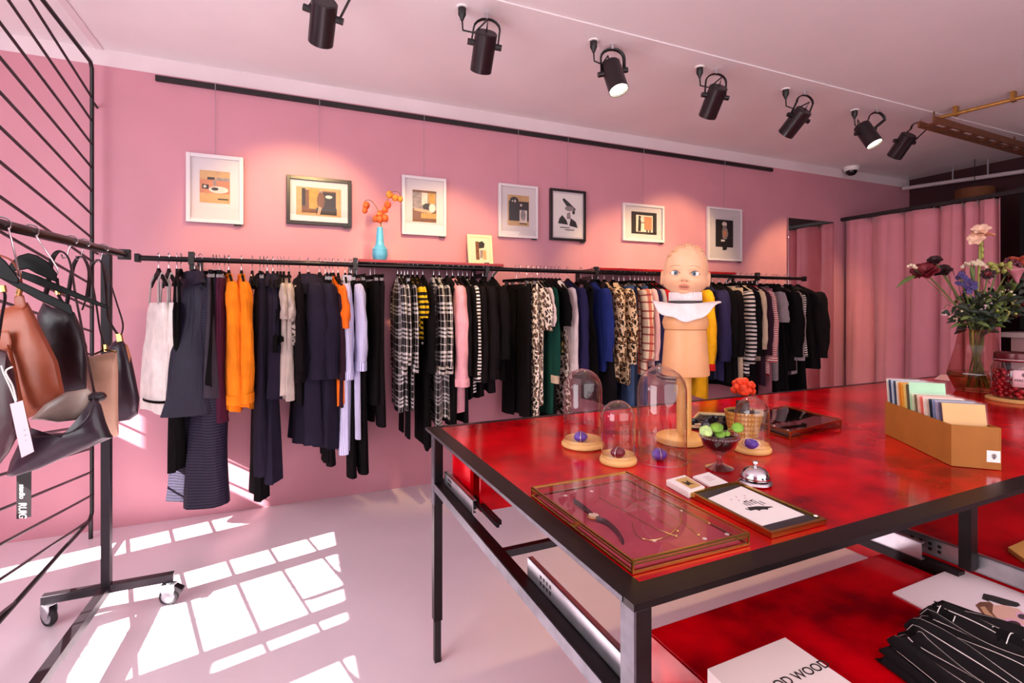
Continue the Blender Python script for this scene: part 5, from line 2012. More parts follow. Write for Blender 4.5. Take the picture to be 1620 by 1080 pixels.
def case(px4, h, label, rod, lift=.008):
    P = [on_z(u, v, TZ) for u, v in px4]
    r = thing('jewellery_case', label, 'case', sum(P, Vector()) / 4, 0, 'glass jewellery cases on the red table')
    m = MB()
    n = [p for p in P] + [p + Vector((0, 0, h)) for p in P]
    m.v += n
    for q in ((4, 5, 6, 7), (0, 1, 5, 4), (1, 2, 6, 5), (2, 3, 7, 6), (3, 0, 4, 7)):
        m.face(list(q))
    m.build('glass_box', CASEG, r, world=True)
    m = MB()
    for k in range(4):
        j = (k + 1) % 4
        m.bar(P[k] + Vector((0, 0, h)), P[j] + Vector((0, 0, h)), rod, rod)
        m.bar(P[k] + Vector((0, 0, h * .72)), P[j] + Vector((0, 0, h * .72)), rod * .6, rod * .6)
        m.bar(P[k] + Vector((0, 0, rod / 2 + .0005)), P[j] + Vector((0, 0, rod / 2 + .0005)), rod, rod)
        m.bar(P[k] + Vector((0, 0, .001)), P[k] + Vector((0, 0, h)), rod, rod, (1, 0, 0))
    m.build('brass_edges', BRASS, r, world=True)
    return r, P


r, P = case([(842, 786), (992, 760), (1184, 862), (1001, 908)], .024, 'large glass jewellery case with a wristwatch and chains near the front', .004)
patch(MB(), P, rect(.03, .03, .97, .97), TZ + .001, .003).build('felt_base', plain('rose_felt', 'B03A4C', .8, noise=.1), r, world=True)
m = MB()
a_, b_ = lerp4(P, .0, .52), lerp4(P, -.03, .54)
m.bar(a_ + Vector((0, 0, .015)), b_ + Vector((0, 0, .015)), .016, .003)
m.build('clasp_tab', BRASS, r, world=True)
zt = TZ + .0085
# watch
w = thing('wristwatch', 'black strapped wristwatch with gold face inside the jewellery case', 'watch', on_z(937, 818, TZ + .006))
pts = [on_z(*p, zt) for p in ((908, 793), (918, 800), (928, 808), (937, 816))]
MB().tube(smooth_path(pts, 4), .009, 8, flat=.22, side=(0, 0, 1)).build('strap', BLACK, w, world=True)
pts = [on_z(*p, zt) for p in ((944, 822), (960, 828), (976, 842), (986, 858))]
MB().tube(smooth_path(pts, 4), .009, 8, flat=.22, side=(0, 0, 1)).build('strap', BLACK, w, world=True)
p = on_z(939, 818, zt)
MB().lathe([(0, -.002), (.014, -.002), (.015, .003), (.013, .005), (0, .005)], p, 28, cap=False).build('watch_case', GOLD, w, world=True)
MB().lathe([(.0, .0055), (.0115, .0055), (0, .0062)], p, 28, cap=False).build('dial', CREAM, w, world=True)
# necklaces
NECK = [([(948, 787), (985, 806), (1030, 832), (1070, 848)], 'straight gold chain necklace lying left inside the jewellery case'),
        ([(968, 780), (1010, 800), (1045, 822), (1072, 840)], 'gold chain necklace second inside the jewellery case'),
        ([(965, 768), (1000, 785), (1060, 812), (1105, 846)], 'gold chain necklace third inside the jewellery case'),
        ([(985, 768), (1030, 786), (1080, 808), (1122, 828)], 'gold chain necklace nearest the rear edge inside the jewellery case'),
        ([(1000, 826), (1008, 846), (1030, 854), (1058, 846), (1076, 826), (1078, 808)], 'curved silver chain inside the jewellery case')]
for pts, lab in NECK:
    n_ = thing('necklace', lab, 'necklace', on_z(*pts[0], TZ + .0045), 0, 'necklaces in the large jewellery case')
    MB().tube(smooth_path([on_z(*p, TZ + .0062) for p in pts], 8), .0012, 6).build('chain', GOLD, n_, world=True)
    MB().ball(on_z(*pts[-1], TZ + .0068), .0035, 10, 8).build('pendant', STRING if 'silver' in lab else GOLD, n_, world=True)
for (u, v), lab in (((936, 777), 'second'), ((895, 784), 'first'), ((1035, 855), 'third'), ((1115, 852), 'fourth'), ((1150, 845), 'fifth')):
    b = thing('pearl_button', 'tiny pale price sticker, %s from the left in the jewellery case' % lab, 'sticker', on_z(u, v, TZ + .0042), 0, 'price stickers in the jewellery case')
    MB().lathe([(0, 0), (.0045, 0), (.0045, .001), (0, .0012)], on_z(u, v, TZ + .0042), 14, cap=False).build('disc', PAPER, b, world=True)

r, P = case([(1170, 668), (1243, 651), (1330, 674), (1250, 695)], .026, 'glass jewellery case with mirror lid beyond the wicker pot', .004)
patch(MB(), P, rect(.28, .05, .97, .96), TZ + .022, .002).build('mirror_panel', plain('bronze_mirror', '9A8A84', .05, 1.0), r, world=True)
patch(MB(), P, rect(.04, .06, .26, .94), TZ + .002, .004).build('felt_base', plain('dark_felt', '21171A', .9), r, world=True)
m = MB()
for k in range(6):
    m.ball(lerp4(P, .12 + .05 * (k % 2), .15 + .13 * k) + Vector((0, 0, .010)), .006, 8, 6)
m.build('rings_roll', STRING, r, world=True)

# sunglasses tray
r, P = quad_box('sunglasses_tray', 'dark low tray holding sunglasses behind the goblet', 'tray', [(1086, 678), (1105, 657), (1170, 660), (1160, 684)], TZ, .006, BLACK, partname='tray_base')
rim([p.copy() for p in P], .006, TZ + .006, TZ + .016, 'tray_rim', plain('cream_tray_rim', 'D8B98A', .4), r)
for k, (u, v, sc) in enumerate(((1108, 668, 1), (1132, 674, 1.05), (1140, 662, .9))):
    g = thing('sunglasses', ['black sunglasses lying at the left of the dark tray', 'black sunglasses with pale temple at the front of the dark tray', 'dark sunglasses at the back of the dark tray'][k], 'sunglasses', on_z(u, v, TZ + .0065), 0, 'sunglasses in the tray')
    p = on_z(u, v, TZ + .022)
    for s_ in (-1, 1):
        MB().ball(p + RGT * .032 * s_ * sc, .024 * sc, 16, 10, (1, .25, .72), Matrix.Rotation(-YAW, 3, 'Z')).build('lens', plain('sunglass_lens', '1A1622', .06), g, world=True)
        MB().tube([p + RGT * .056 * s_ * sc + Vector((0, 0, .008)), p + RGT * .055 * s_ * sc + FWD * .06 + Vector((0, 0, -.006))], .003, 6).build('temple', CREAM if k == 1 else BLACK, g, world=True)
    MB().tube([p - RGT * .012 * sc + Vector((0, 0, .008)), p + Vector((0, 0, .011)), p + RGT * .012 * sc + Vector((0, 0, .008))], .003, 6).build('bridge', BLACK, g, world=True)

# ------------------------------------------------------------------ wicker pot with red cactus
c = tpt(1176, 688)
WICK = NT('wicker_weave')
cc = WICK.coord('Object')
sp = WICK.sep(cc)
ang_ = WICK.math('ARCTAN2', sp[1], sp[0])
w1 = WICK.math('SINE', WICK.math('ADD', WICK.math('MULTIPLY', ang_, 16.0), WICK.math('MULTIPLY', sp[2], 180.0)))
w2 = WICK.math('SINE', WICK.math('SUBTRACT', WICK.math('MULTIPLY', ang_, 16.0), WICK.math('MULTIPLY', sp[2], 180.0)))
ww = WICK.math('MULTIPLY', w1, w2)
WICK.l(WICK.ramp(ww, [(.3, lin('B98534')), (.7, lin('DDAF5C'))]), WICK.bs.inputs['Base Color'])
WICK.set(Roughness=.5)
WICK.bump(ww, .5, .004)
zc = depth(c)
r = thing('wicker_pot', 'yellow woven wicker plant pot behind the small right cloche', 'pot', c)
R1, R0 = 28.5 / F_PX * zc, 21 / F_PX * zc
H = .092
MB().lathe([(0, .0), (R0, .0), (R0 * 1.03, .004), (R1, H), (R1 * .93, H), (R1 * .9, H - .012), (0, H - .014)], (0, 0, 0), 48, cap=False).build('basket', WICK.m, r)
MB().lathe([(0, H - .004), (R1 * .9, H - .008)], (0, 0, 0), 30, cap=False).build('soil', SOIL, r)
k_ = thing('grafted_cactus', 'red topped grafted cactus growing in the wicker pot', 'cactus', c + Vector((0, 0, H - .006)))
CAC = plain('dark_cactus_green', '20281C', .5, noise=.2)
p_ = at_depth(1177, 632, zc)
hs = p_.z - c.z - H
m = MB()
rows = []
for z in (0, .25, .5, .75, 1.0):
    rows.append([Vector((.022 * (1 + .18 * math.cos(3 * t * math.pi / 12)) * math.cos(t * math.pi / 12), .022 * (1 + .18 * math.cos(3 * t * math.pi / 12)) * math.sin(t * math.pi / 12), z * hs)) for t in range(24)])
m.grid(rows, True)
m.build('green_stock', CAC, k_)
REDF = plain('orange_red_cactus', 'E2401C', .5, noise=.2, nscale=50)
q = Vector((0, 0, at_depth(1177, 614, zc).z - c.z - H + .006))
rn = random.Random(3)
m = MB()
m.ball(q, .027, 12, 9, (1.1, 1, 1))
for k in range(38):
    a = rn.uniform(0, 6.28)
    e = rn.uniform(-.5, 1.4)
    d = Vector((math.cos(a) * math.cos(e) * 1.25, math.sin(a) * math.cos(e) * 1.25, math.sin(e) * 1.05))
    m.ball(q + d * .028, .011, 9, 7, (1, 1, 1), fn=lambda dd: 1 + .12 * math.cos(6 * math.atan2(dd.y, dd.x)))
m.build('red_crown', REDF, k_)
for k, (u, v, lab) in enumerate(((1213, 638, 'tall'), (1190, 640, 'low'))):
    pass

# ------------------------------------------------------------------ cardboard box of greeting cards
KRAFT = plain('kraft_cardboard', '9C5E1E', .75, noise=.06, nscale=20)
Pc = [on_z(u, v, TZ) for u, v in ((1505, 737), (1584, 744), None or (1470, 0), (1400, 686))[:2]] + [None, on_z(1400, 686, TZ)]
Pc[2] = Pc[1] + (Pc[3] - Pc[0])
r = thing('card_box', 'open kraft cardboard box filled with greeting cards', 'box', sum(Pc, Vector()) / 4)
bh = .124
m = MB()
th = .004
for k in range(4):
    a, b = Pc[k], Pc[(k + 1) % 4]
    d = (b - a).normalized()
    nrm = Vector((-d.y, d.x, 0))
    q = [a, b, b + nrm * th, a + nrm * th]
    n = len(m.v)
    m.v += [Vector((p.x, p.y, TZ + .0008)) for p in q] + [Vector((p.x, p.y, TZ + bh)) for p in q]
    for f in ((3, 2, 1, 0), (4, 5, 6, 7), (0, 1, 5, 4), (1, 2, 6, 5), (2, 3, 7, 6), (3, 0, 4, 7)):
        m.face([n + i for i in f])
m.build('side_walls', KRAFT, r, world=True)
patch(MB(), Pc, rect(.01, .01, .99, .99), TZ + .001, .003).build('bottom', KRAFT, r, world=True)
a, b = Pc[0], Pc[1]
d = (b - a).normalized()
W_ = (b - a).length
nrm = Vector((d.y, -d.x, 0))
m = MB()
q0 = a + d * (W_ - .034)
m.v += [q0 + nrm * .0008 + Vector((0, 0, .022)), q0 + d * .032 + nrm * .0008 + Vector((0, 0, .022)), q0 + d * .032 + nrm * .0008 + Vector((0, 0, .056)), q0 + nrm * .0008 + Vector((0, 0, .056))]
m.v += [p - nrm * .0006 for p in m.v[:4]]
m.face([0, 1, 2, 3])
m.face([7, 6, 5, 4])
for k in range(4):
    m.face([k, 4 + k, 4 + (k + 1) % 4, (k + 1) % 4])
st = m.build('white_sticker', PAPER, r, world=True)
m = MB()
cc_ = q0 + d * .017 + nrm * .0012 + Vector((0, 0, .039))
for i, w_ in enumerate((.003, .005, .006, .006, .005)):
    z = (i - 2) * .003
    m.bar(cc_ - d * w_ + Vector((0, 0, z)), cc_ + d * w_ + Vector((0, 0, z)), .0006, .0018)
m.bar(cc_ + Vector((0, 0, -.008)), cc_ + Vector((0, 0, .009)), .0006, .0014)
m.build('cone_emblem', plain('plum_print', '4A2A38', .6), st, world=True)

CARDS = [('E9E4DA', 'pale cream'), ('2A3C63', 'dark blue'), ('C9D8E8', 'pale blue'), ('30405E', 'slate blue'), ('E6DFD0', 'ivory'), ('E08A2A', 'deep orange'), ('E9A93C', 'amber'), ('F0D27A', 'light yellow'), ('6A5A48', 'taupe'),
         ('A8DCB4', 'mint green'), ('D8E2C0', 'pale lime'), ('7A6A50', 'olive brown'), ('E9C9B4', 'peach'), ('E0685C', 'coral red'), ('EFE3DA', 'off white'), ('D9C2B0', 'sand'), ('1F2A3C', 'navy black'), ('7C8AB0', 'lavender blue'), ('A89CB8', 'lilac'), ('54506A', 'grey violet'), ('D9A55E', 'tan kraft')]
SLEEVE = glass('card_sleeve_film', (.98, .96, .95), 1.35, .05, 1.1)
Lb = (Pc[3] - Pc[0])
for k, (hexc, nm) in enumerate(CARDS):
    f = .93 - k / (len(CARDS) - 1) * .86            # from the back to the front
    tall = .203 if k < 9 else .213 if k == 9 else .176
    lab = {9: 'mint green greeting card, the largest one facing the front', 20: 'tan greeting card at the front of the cardboard box'}.get(
        k, '%s greeting card, number %d from the back of the cardboard box' % (nm, k + 1))
    lab = lab if k in (9, 20) else '%s greeting card standing between the %s and %s ones' % (nm, CARDS[k - 1][1] if k else 'box wall', CARDS[k + 1][1])
    base = Pc[0] + Lb * f
    wd = W_ * (.90 if k % 3 else .86)
    o1 = W_ * .05
    ca = thing('greeting_card', lab, 'card', base + d * (W_ / 2) + Vector((0, 0, .004)), 0, 'greeting cards in the cardboard box')
    lean = Lb.normalized() * .030
    lo = base + d * o1 + Vector((0, 0, .0045))
    m = MB()
    tck = -Lb.normalized() * .003
    q = [lo, lo + d * wd, lo + d * wd + lean + Vector((0, 0, tall)), lo + lean + Vector((0, 0, tall))]
    m.v += q + [p - tck for p in q]
    for fc in ((0, 1, 2, 3), (7, 6, 5, 4), (0, 4, 5, 1), (1, 5, 6, 2), (2, 6, 7, 3), (3, 7, 4, 0)):
        m.face(list(fc))
    m.build('card', plain('card_' + nm.replace(' ', '_'), hexc, .45, noise=.06), ca, world=True)
    m = MB()
    q = [p + tck * .6 + (Vector((0, 0, .006)) if i > 1 else Vector()) + (d * (.003 if i in (1, 2) else -.003)) for i, p in enumerate(q)]
    m.v += q
    m.face([0, 1, 2, 3])
    m.build('clear_sleeve', SLEEVE, ca, world=True)

# ------------------------------------------------------------------ candy jar on a round board, small card
c = tpt(1612, 634)
zc = depth(c)
r = thing('round_board', 'round wooden board under the red candy jar', 'board', c)
MB().lathe([(0, .0), (.125, .0), (.128, .004), (.128, .012), (.122, .016), (0, .016)], c, 40, cap=False).build('disc', WOOD, r, world=True)
jc = Vector((at_depth(1606, 600, zc).x, at_depth(1606, 600, zc).y, TZ + .0165))
RJ = 29 / F_PX * zc
HJ = at_depth(1600, 557, zc).z - jc.z
r = thing('candy_jar', 'glass jar of red candies with a pink paper label', 'jar', jc)
MB().lathe([(0, .001), (RJ * .9, .001), (RJ, .012), (RJ, HJ * .66), (RJ * .86, HJ * .78), (RJ * .82, HJ * .82)], jc, 40, cap=False).build('jar_glass', glass('jar_glass', (.95, .9, .9), 1.45, boost=1.5), r, world=True)
MB().lathe([(0, HJ * .80), (RJ * .86, HJ * .80), (RJ * .88, HJ * .86), (RJ * .86, HJ * .98), (RJ * .8, HJ), (0, HJ)], jc, 40, cap=False).build('lid', plain('dark_red_lid', '5A1A20', .25, .2), r, world=True)
MB().tube([jc + Vector((RJ * .90 * math.cos(t * math.pi / 16), RJ * .90 * math.sin(t * math.pi / 16), HJ * .84)) for t in range(33)], .004, 6).build('wire_clip', CHROME, r, world=True)
CAN = [plain('red_candy', 'A8101C', .25), plain('dark_red_candy', '7A0A16', .25)]
rn = random.Random(8)
cands = []
for z_ in range(9):
    zz = .014 + z_ * .0145
    if zz > HJ * .66:
        break
    nn = 13
    for t in range(nn):
        a = 2 * math.pi * (t + .5 * (z_ % 2)) / nn + rn.uniform(-.1, .1)
        cands.append((jc + Vector((RJ * .80 * math.cos(a), RJ * .80 * math.sin(a), zz)), rn.uniform(.012, .0145)))
first = None
meshes = {}
for i, (p, rr) in enumerate(cands):
    if i < 2:
        cb = MB().ball((0, 0, 0), .0135, 9, 7, (1, .9, .8)).build('red_candy', CAN[i], None)
        meshes[i] = cb
    else:
        cb = meshes[i % 2].copy()
        COL.objects.link(cb)
    cb.location = p
    cb.rotation_euler = (rn.uniform(0, 3), rn.uniform(0, 3), 0)
    tag(cb, 'red candy inside the glass jar', 'candy', 'red candies in the jar')
# label on the jar, facing the viewer
ac = math.atan2((CAM - jc).y, (CAM - jc).x)
m = MB()
rows = []
for z in (HJ * .28, HJ * .64):
    rows.append([jc + Vector(((RJ + .0008) * math.cos(ac + t), (RJ + .0008) * math.sin(ac + t), z)) for t in [(-.1 + .09 * k) for k in range(10)]])
m.grid(rows)
lb = m.build('label', plain('pale_pink_label', 'E6B8C0', .6), r, world=True, solid=.0006)
pc = jc + Vector(((RJ + .0034) * math.cos(ac + .31), (RJ + .0034) * math.sin(ac + .31), HJ * .40))
rt = Vector((-math.sin(ac + .31), math.cos(ac + .31), 0))
text('lettering', 'MAGDA', .019, pc, rt, (0, 0, 1), plain('plum_print', '4A2A38', .6), r, align='CENTER')
m = MB()
q = pc + Vector((0, 0, .033))
for i, w_ in enumerate((.002, .005, .006, .006, .004)):
    m.bar(q - rt * w_ + Vector((0, 0, (i - 2) * .004)), q + rt * w_ + Vector((0, 0, (i - 2) * .004)), .0008, .0028)
m.build('cone_emblem', plain('plum_print', '4A2A38', .6), r, world=True)

quad_box('paper_slip', 'small pale pink paper slip on the table left of the vase', 'paper', [(1478, 600), (1488, 593), (1503, 594), (1504, 603)], TZ, .004, plain('pink_slip', 'D9A8B4', .6), partname='sheet')

# ------------------------------------------------------------------ doll head mannequin with torso and stand
c = tpt(1076, 698)
zc = depth(c)
K = zc / F_PX                                    # metres per pixel at the mannequin
SKIN = NT('doll_skin')
SKIN.set(Roughness=.42)
SKIN.bs.inputs['Specular IOR Level'].default_value = .35
cc = SKIN.coord('Object')
SKIN.l(SKIN.ramp(SKIN.noise(cc, 9, 4), [(.3, lin('DFA47C')), (.7, lin('E8B48E'))]), SKIN.bs.inputs['Base Color'])
SKIN = SKIN.m
TORSO = plain('torso_card', 'D99C6C', .5, noise=.04)
LIPS = plain('doll_lips', 'CE7A62', .4)
POLEW = plain('yellow_wood', 'E0A85E', .45, noise=.12, nscale=8)


def zpx(py):
    return 1.35 + (HY - py) * K


r = thing('doll_mannequin', 'baby doll head bust on a beige torso and yellow wooden stand', 'mannequin', c)
lc = Vector((0, 0, 0))
RB = 38 * K
MB().lathe([(0, .001), (RB * .97, .001), (RB, .008), (RB * .98, .020), (RB * .85, .027), (RB * .35, .030), (0, .031)], (0, 0, 0), 48, cap=False).build('stand_base', POLEW, r)
mz = Vector(at_depth(1082, 640, zc)) - c
MB().cyl((mz.x, mz.y, .028), (mz.x, mz.y, zpx(585) - c.z), 11.5 * K, 28).build('stand_pole', POLEW, r)
tx = Vector(at_depth(1084, 540, zc)) - c
# torso: cup shaped shell, wider at the hem, cut ledge at the chest
prof = [(0, zpx(592) - c.z), (36 * K, zpx(592) - c.z), (36.5 * K, zpx(590) - c.z), (34 * K, zpx(560) - c.z), (32 * K, zpx(530) - c.z), (31 * K, zpx(521) - c.z)]
MB().lathe(prof, (tx.x, tx.y, 0), 48, cap=False).build('torso', TORSO, r)
prof = [(28 * K, zpx(521.5) - c.z), (32.5 * K, zpx(520) - c.z), (35 * K, zpx(510) - c.z), (33 * K, zpx(502) - c.z), (26 * K, zpx(494) - c.z), (18 * K, zpx(486) - c.z), (13.5 * K, zpx(474) - c.z), (12.5 * K, zpx(455) - c.z), (0, zpx(454) - c.z)]
MB().lathe(prof, (tx.x, tx.y, 0), 48, cap=False).build('chest', TORSO, r)

# head, local axes: y towards the face
HC = Vector(at_depth(1084.5, 428.5, zc))
face_dir = (CAM - HC)
face_dir.z = 0
face_dir.normalize()
face_dir = Matrix.Rotation(math.radians(-1), 3, 'Z') @ face_dir
fx = Vector((face_dir.y, -face_dir.x, 0)) * -1     # picture right
Mh = Matrix(((fx.x, face_dir.x, 0), (fx.y, face_dir.y, 0), (0, 0, 1)))
Mh = Mh @ Matrix.Rotation(math.radians(3.5), 3, 'Y')
S = 33.5 * K / .073                                  # scale: half width of the head


def g2(x, z, cx, cz, sx, sz):
    return math.exp(-((x - cx) / sx) ** 2 - ((z - cz) / sz) ** 2)


def head_pt(d):
    """d unit vector; returns the skin point in head space (unscaled metres)"""
    x, y, z = d.x, d.y, d.z
    wx = .073 * (1 - .10 * max(0, z) ** 2 - .04 * max(0, -z))
    sq = ((1 - abs(z) ** 2.7) ** .46) / max(.02, math.sqrt(max(0, 1 - z * z))) if abs(z) < .999 else 1.0
    sq = sq if z > 0 else 1 + (sq - 1) * .5
    p = Vector((wx * x * sq, .083 * y * sq, .092 * z))
    if z < -.2:
        p.x *= 1 + .16 * math.sin(min(1, (-z - .2) / .6) * math.pi) * 1.0
        p.y *= 1 + .02 * (-z)
    f = max(0, y)
    if f > 0:
        az = x
        out = 0
        out += .007 * (g2(az, z, .48, -.42, .32, .24) + g2(az, z, -.48, -.42, .32, .24))      # cheeks
        out += .0105 * g2(az, z, 0, -.335, .115, .085)                                              # nose tip
        out += .0045 * (g2(az, z, .10, -.37, .07, .055) + g2(az, z, -.10, -.37, .07, .055))
        out += .004 * g2(az, z, 0, -.18, .08, .16)                                                  # bridge
        out -= .0065 * (g2(az, z, .42, -.135, .22, .12) + g2(az, z, -.42, -.135, .22, .12))        # eye sockets
        out += .0035 * (g2(az, z, .37, .03, .26, .07) + g2(az, z, -.37, .03, .26, .07))            # brows
        out += .005 * g2(az, z, 0, -.60, .24, .11)                                                  # mouth mound
        out -= .003 * g2(az, z, 0, -.485, .05, .06)                                                 # philtrum
        out -= .004 * g2(az, z, 0, -.735, .22, .045)                                                # below lip
        out += .007 * g2(az, z, 0, -.86, .24, .12)                                                  # chin
        out += .004 * g2(az, z, 0, .45, .5, .3)                                                     # forehead
        p += Vector((x * .35, 1, z * .2)).normalized() * out * min(1, f * 1.8)
    # moulded curls of hair over the crown
    hl = max(0, min(1, (z - .66 + .35 * max(0, y)) * 5)) if y < .75 else 0
    if hl > 0:
        p *= 1 + hl * (.014 + .012 * math.sin(13 * x + 6 * z + 2 * math.sin(5 * y)) )
    return p * S


rows = []
NA, NE = 96, 80
for i in range(NE + 1):
    th = math.pi * i / NE
    row = []
    for k in range(NA):
        a = 2 * math.pi * k / NA
        d = Vector((math.sin(th) * math.cos(a), math.sin(th) * math.sin(a), math.cos(th)))
        row.append(HC + Mh @ head_pt(d))
    rows.append(row)
MB().grid(rows[::-1], True).build('head', SKIN, r, world=True)


def on_head(az, z, lift=0.0):
    y = math.sqrt(max(0, 1 - az * az - z * z))
    p = head_pt(Vector((az, y, z)))
    n = Vector((az * .8, y, z * .6)).normalized()
    return HC + Mh @ (p + n * lift), Mh @ n


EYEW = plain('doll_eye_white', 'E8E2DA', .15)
IRIS = plain('doll_iris', '6E7E8A', .15, noise=.3, nscale=300)
PUP = plain('doll_pupil', '120E12', .1)
LASH = plain('doll_lash', '4A3024', .6)
BROW = plain('doll_brow', 'B98A5C', .6)
for s_ in (-1, 1):
    ctr, n = on_head(s_ * .42, -.135, -.0065 * S)
    ey_ = MB().ball(ctr, .0155 * S, 24, 16, (1.15, .8, .84), Mh).build('eyeball', EYEW, r, world=True)
    look = (n * .35 + Mh @ Vector((.05, 1, -.05)) * .65).normalized()
    Q = look.to_track_quat('Z', 'Y').to_matrix()
    cen = ctr + look * .0088 * S
    MB().lathe([(0, .0046 * S), (.0044 * S, .0041 * S), (.0084 * S, .0020 * S)], cen, 24, Q, cap=False).build('iris', IRIS, ey_, world=True)
    MB().lathe([(0, .0052 * S), (.0026 * S, .0050 * S), (.0036 * S, .0042 * S)], cen, 18, Q, cap=False).build('pupil', PUP, ey_, world=True)
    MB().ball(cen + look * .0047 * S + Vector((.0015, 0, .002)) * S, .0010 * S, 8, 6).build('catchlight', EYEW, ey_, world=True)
    up_, lo_, br_ = [], [], []
    for t in range(11):
        u = -1 + t / 5
        up_.append(on_head(s_ * .42 + .225 * u, -.135 + .120 * (1 - u * u) - .012, .0016 * S)[0])
        lo_.append(on_head(s_ * .42 + .215 * u, -.135 - .095 * (1 - u * u) - .012, .0010 * S)[0])
        br_.append(on_head(s_ * .43 + .24 * u, .09 + .05 * (1 - u * u) - .02 * u * s_, .0004 * S)[0])
    MB().tube(up_, [.0008 * S] + [.0022 * S] * 9 + [.0008 * S], 8).build('upper_eyelid', SKIN, r, world=True)
    MB().tube([p + Mh @ Vector((0, .0016 * S, -.001 * S)) for p in up_], [.0004 * S] + [.0010 * S] * 9 + [.0004 * S], 6).build('lashes', LASH, r, world=True)
    MB().tube(lo_, [.0006 * S] + [.0014 * S] * 9 + [.0006 * S], 8).build('lower_eyelid', SKIN, r, world=True)
    MB().tube(br_, [.0004 * S] + [.0014 * S] * 9 + [.0004 * S], 6, flat=.4).build('eyebrow', BROW, r, world=True)
    # ear
    e0 = HC + Mh @ Vector((s_ * .071 * S, -.004 * S, -.026 * S))
    MB().ball(e0, .019 * S, 18, 14, (.45, .62, 1.25), Mh, lambda d: 1 + .15 * d.z).build('ear', SKIN, r, world=True)
    pts = [e0 + Mh @ Vector((s_ * (.004 + .004 * math.sin(t * math.pi / 10)) * S, .011 * math.cos(math.pi * .35 + t * math.pi * 1.3 / 10) * S + .004 * S, .022 * math.sin(math.pi * .35 + t * math.pi * 1.3 / 10) * S)) for t in range(11)]
    MB().tube(pts, .0034 * S, 8).build('ear_rim', SKIN, r, world=True)
# lips
for nm, zz, amp, h in (('upper_lip', -.575, .030, .0034), ('lower_lip', -.655, -.028, .0042)):
    pts, rs = [], []
    for t in range(13):
        u = -1 + t / 6
        z_ = zz + amp * (1 - u * u) * (.7 + .3 * abs(math.sin(u * 3))) + (.0 if nm == 'upper_lip' else .010) + (-.025 if nm == 'upper_lip' else .02) * u * u
        pts.append(on_head(.20 * u, z_, -.0003 * S)[0])
        rs.append(h * S * (1 - .75 * u * u) + .0005)
    MB().tube(pts, rs, 10).build(nm, LIPS, r, world=True)
pts = [on_head(.15 * (-1 + t / 4), -.617, .0012 * S)[0] for t in range(9)]
MB().tube(pts, [.0004 * S] + [.0013 * S] * 7 + [.0004 * S], 6).build('mouth_opening', plain('mouth_shadow_red', '5A1A18', .6), r, world=True)
for s_ in (-1, 1):
    MB().ball(on_head(s_ * .085, -.405, .0012 * S)[0], .0020 * S, 8, 6, (1.2, 1, .7)).build('nostril', plain('nostril_brown', '8A4A38', .6), r, world=True)
# moulded curls
CURL = plain('moulded_hair', 'D9A27A', .4)
for (a_, z_, ln) in ((-.55, .66, .30), (-.28, .80, .34), (.0, .88, .3), (.3, .84, .3), (-.72, .5, .22), (.55, .72, .22)):
    pts = []
    for t in range(12):
        u = t / 11
        an = u * 4.4
        pts.append(on_head(max(-.95, min(.95, a_ + ln * .42 * (1 - u) * math.cos(an))), max(-.9, min(.93, z_ - .02 + ln * .20 * (1 - u) * math.sin(an))), .0005 * S)[0])
    MB().tube(pts, [.0058 * S * (1 - .4 * t / 11) for t in range(12)], 8).build('hair_curl', CURL, r, world=True)

# ruffled collar worn by the bust
COLW = cloth('white_collar_cloth', 'E2D3D2', .8)
cc0 = Vector((c.x + tx.x, c.y + tx.y, 0))
o = thing('ruffled_collar', 'white ruffled collar with dark ribbon around the doll neck', 'collar', Vector((cc0.x, cc0.y, zpx(480))))
rows = []
for i, (rad, py, wv) in enumerate(((15, 466, 0), (20, 462, .6), (24, 463, 1.0), (24.5, 470, .4), (25, 477, .1))):
    row = []
    for k in range(144):
        a = 2 * math.pi * k / 144
        rr = (rad + wv * .9 * math.sin(a * 36)) * K
        row.append(cc0 + Vector((rr * math.cos(a), rr * math.sin(a), zpx(py) + .0012 * wv * math.sin(a * 36))))
    rows.append(row)
MB().grid(rows, True).build('pleated_stand', COLW, o, world=True, solid=.0012)
MB().grid([[cc0 + Vector(((rr) * K * math.cos(2 * math.pi * k / 48), rr * K * math.sin(2 * math.pi * k / 48), zpx(py))) for k in range(48)] for rr, py in ((25.6, 476), (26.2, 478), (26.2, 481), (25.5, 482.5))], True).build('ribbon', plain('dark_ribbon', '2E2428', .5), o, world=True, solid=.001)
rows = []
av = math.atan2((CAM - cc0).y, (CAM - cc0).x)
for i in range(12):
    f = i / 11
    row = []
    for k in range(160):
        a = 2 * math.pi * k / 160
        da = (a - av + math.pi) % (2 * math.pi) - math.pi
        side = abs(math.sin(da))
        box = math.exp(-((da - .12) / .13) ** 2)          # front box pleat
        wave = math.sin(5 * da + .6) * .5 + .5 * math.sin(8 * da + 2)
        fr_ = 1 - side ** 3
        rad = 25 + f * (15 + 11 * side ** 2 + 2.0 * wave) * (1 - .1 * box)
        drop = 479 + f * (1 - 5 * side ** 6 + 18 * fr_ + 3 * wave * f) + f * f * 8 * fr_
        rr = (rad + 3.0 * box * f) * K
        row.append(cc0 + Vector((rr * math.cos(a), rr * math.sin(a), zpx(drop))))
    rows.append(row)
MB().grid(rows, True).build('ruffle', COLW, o, world=True, solid=.0014)

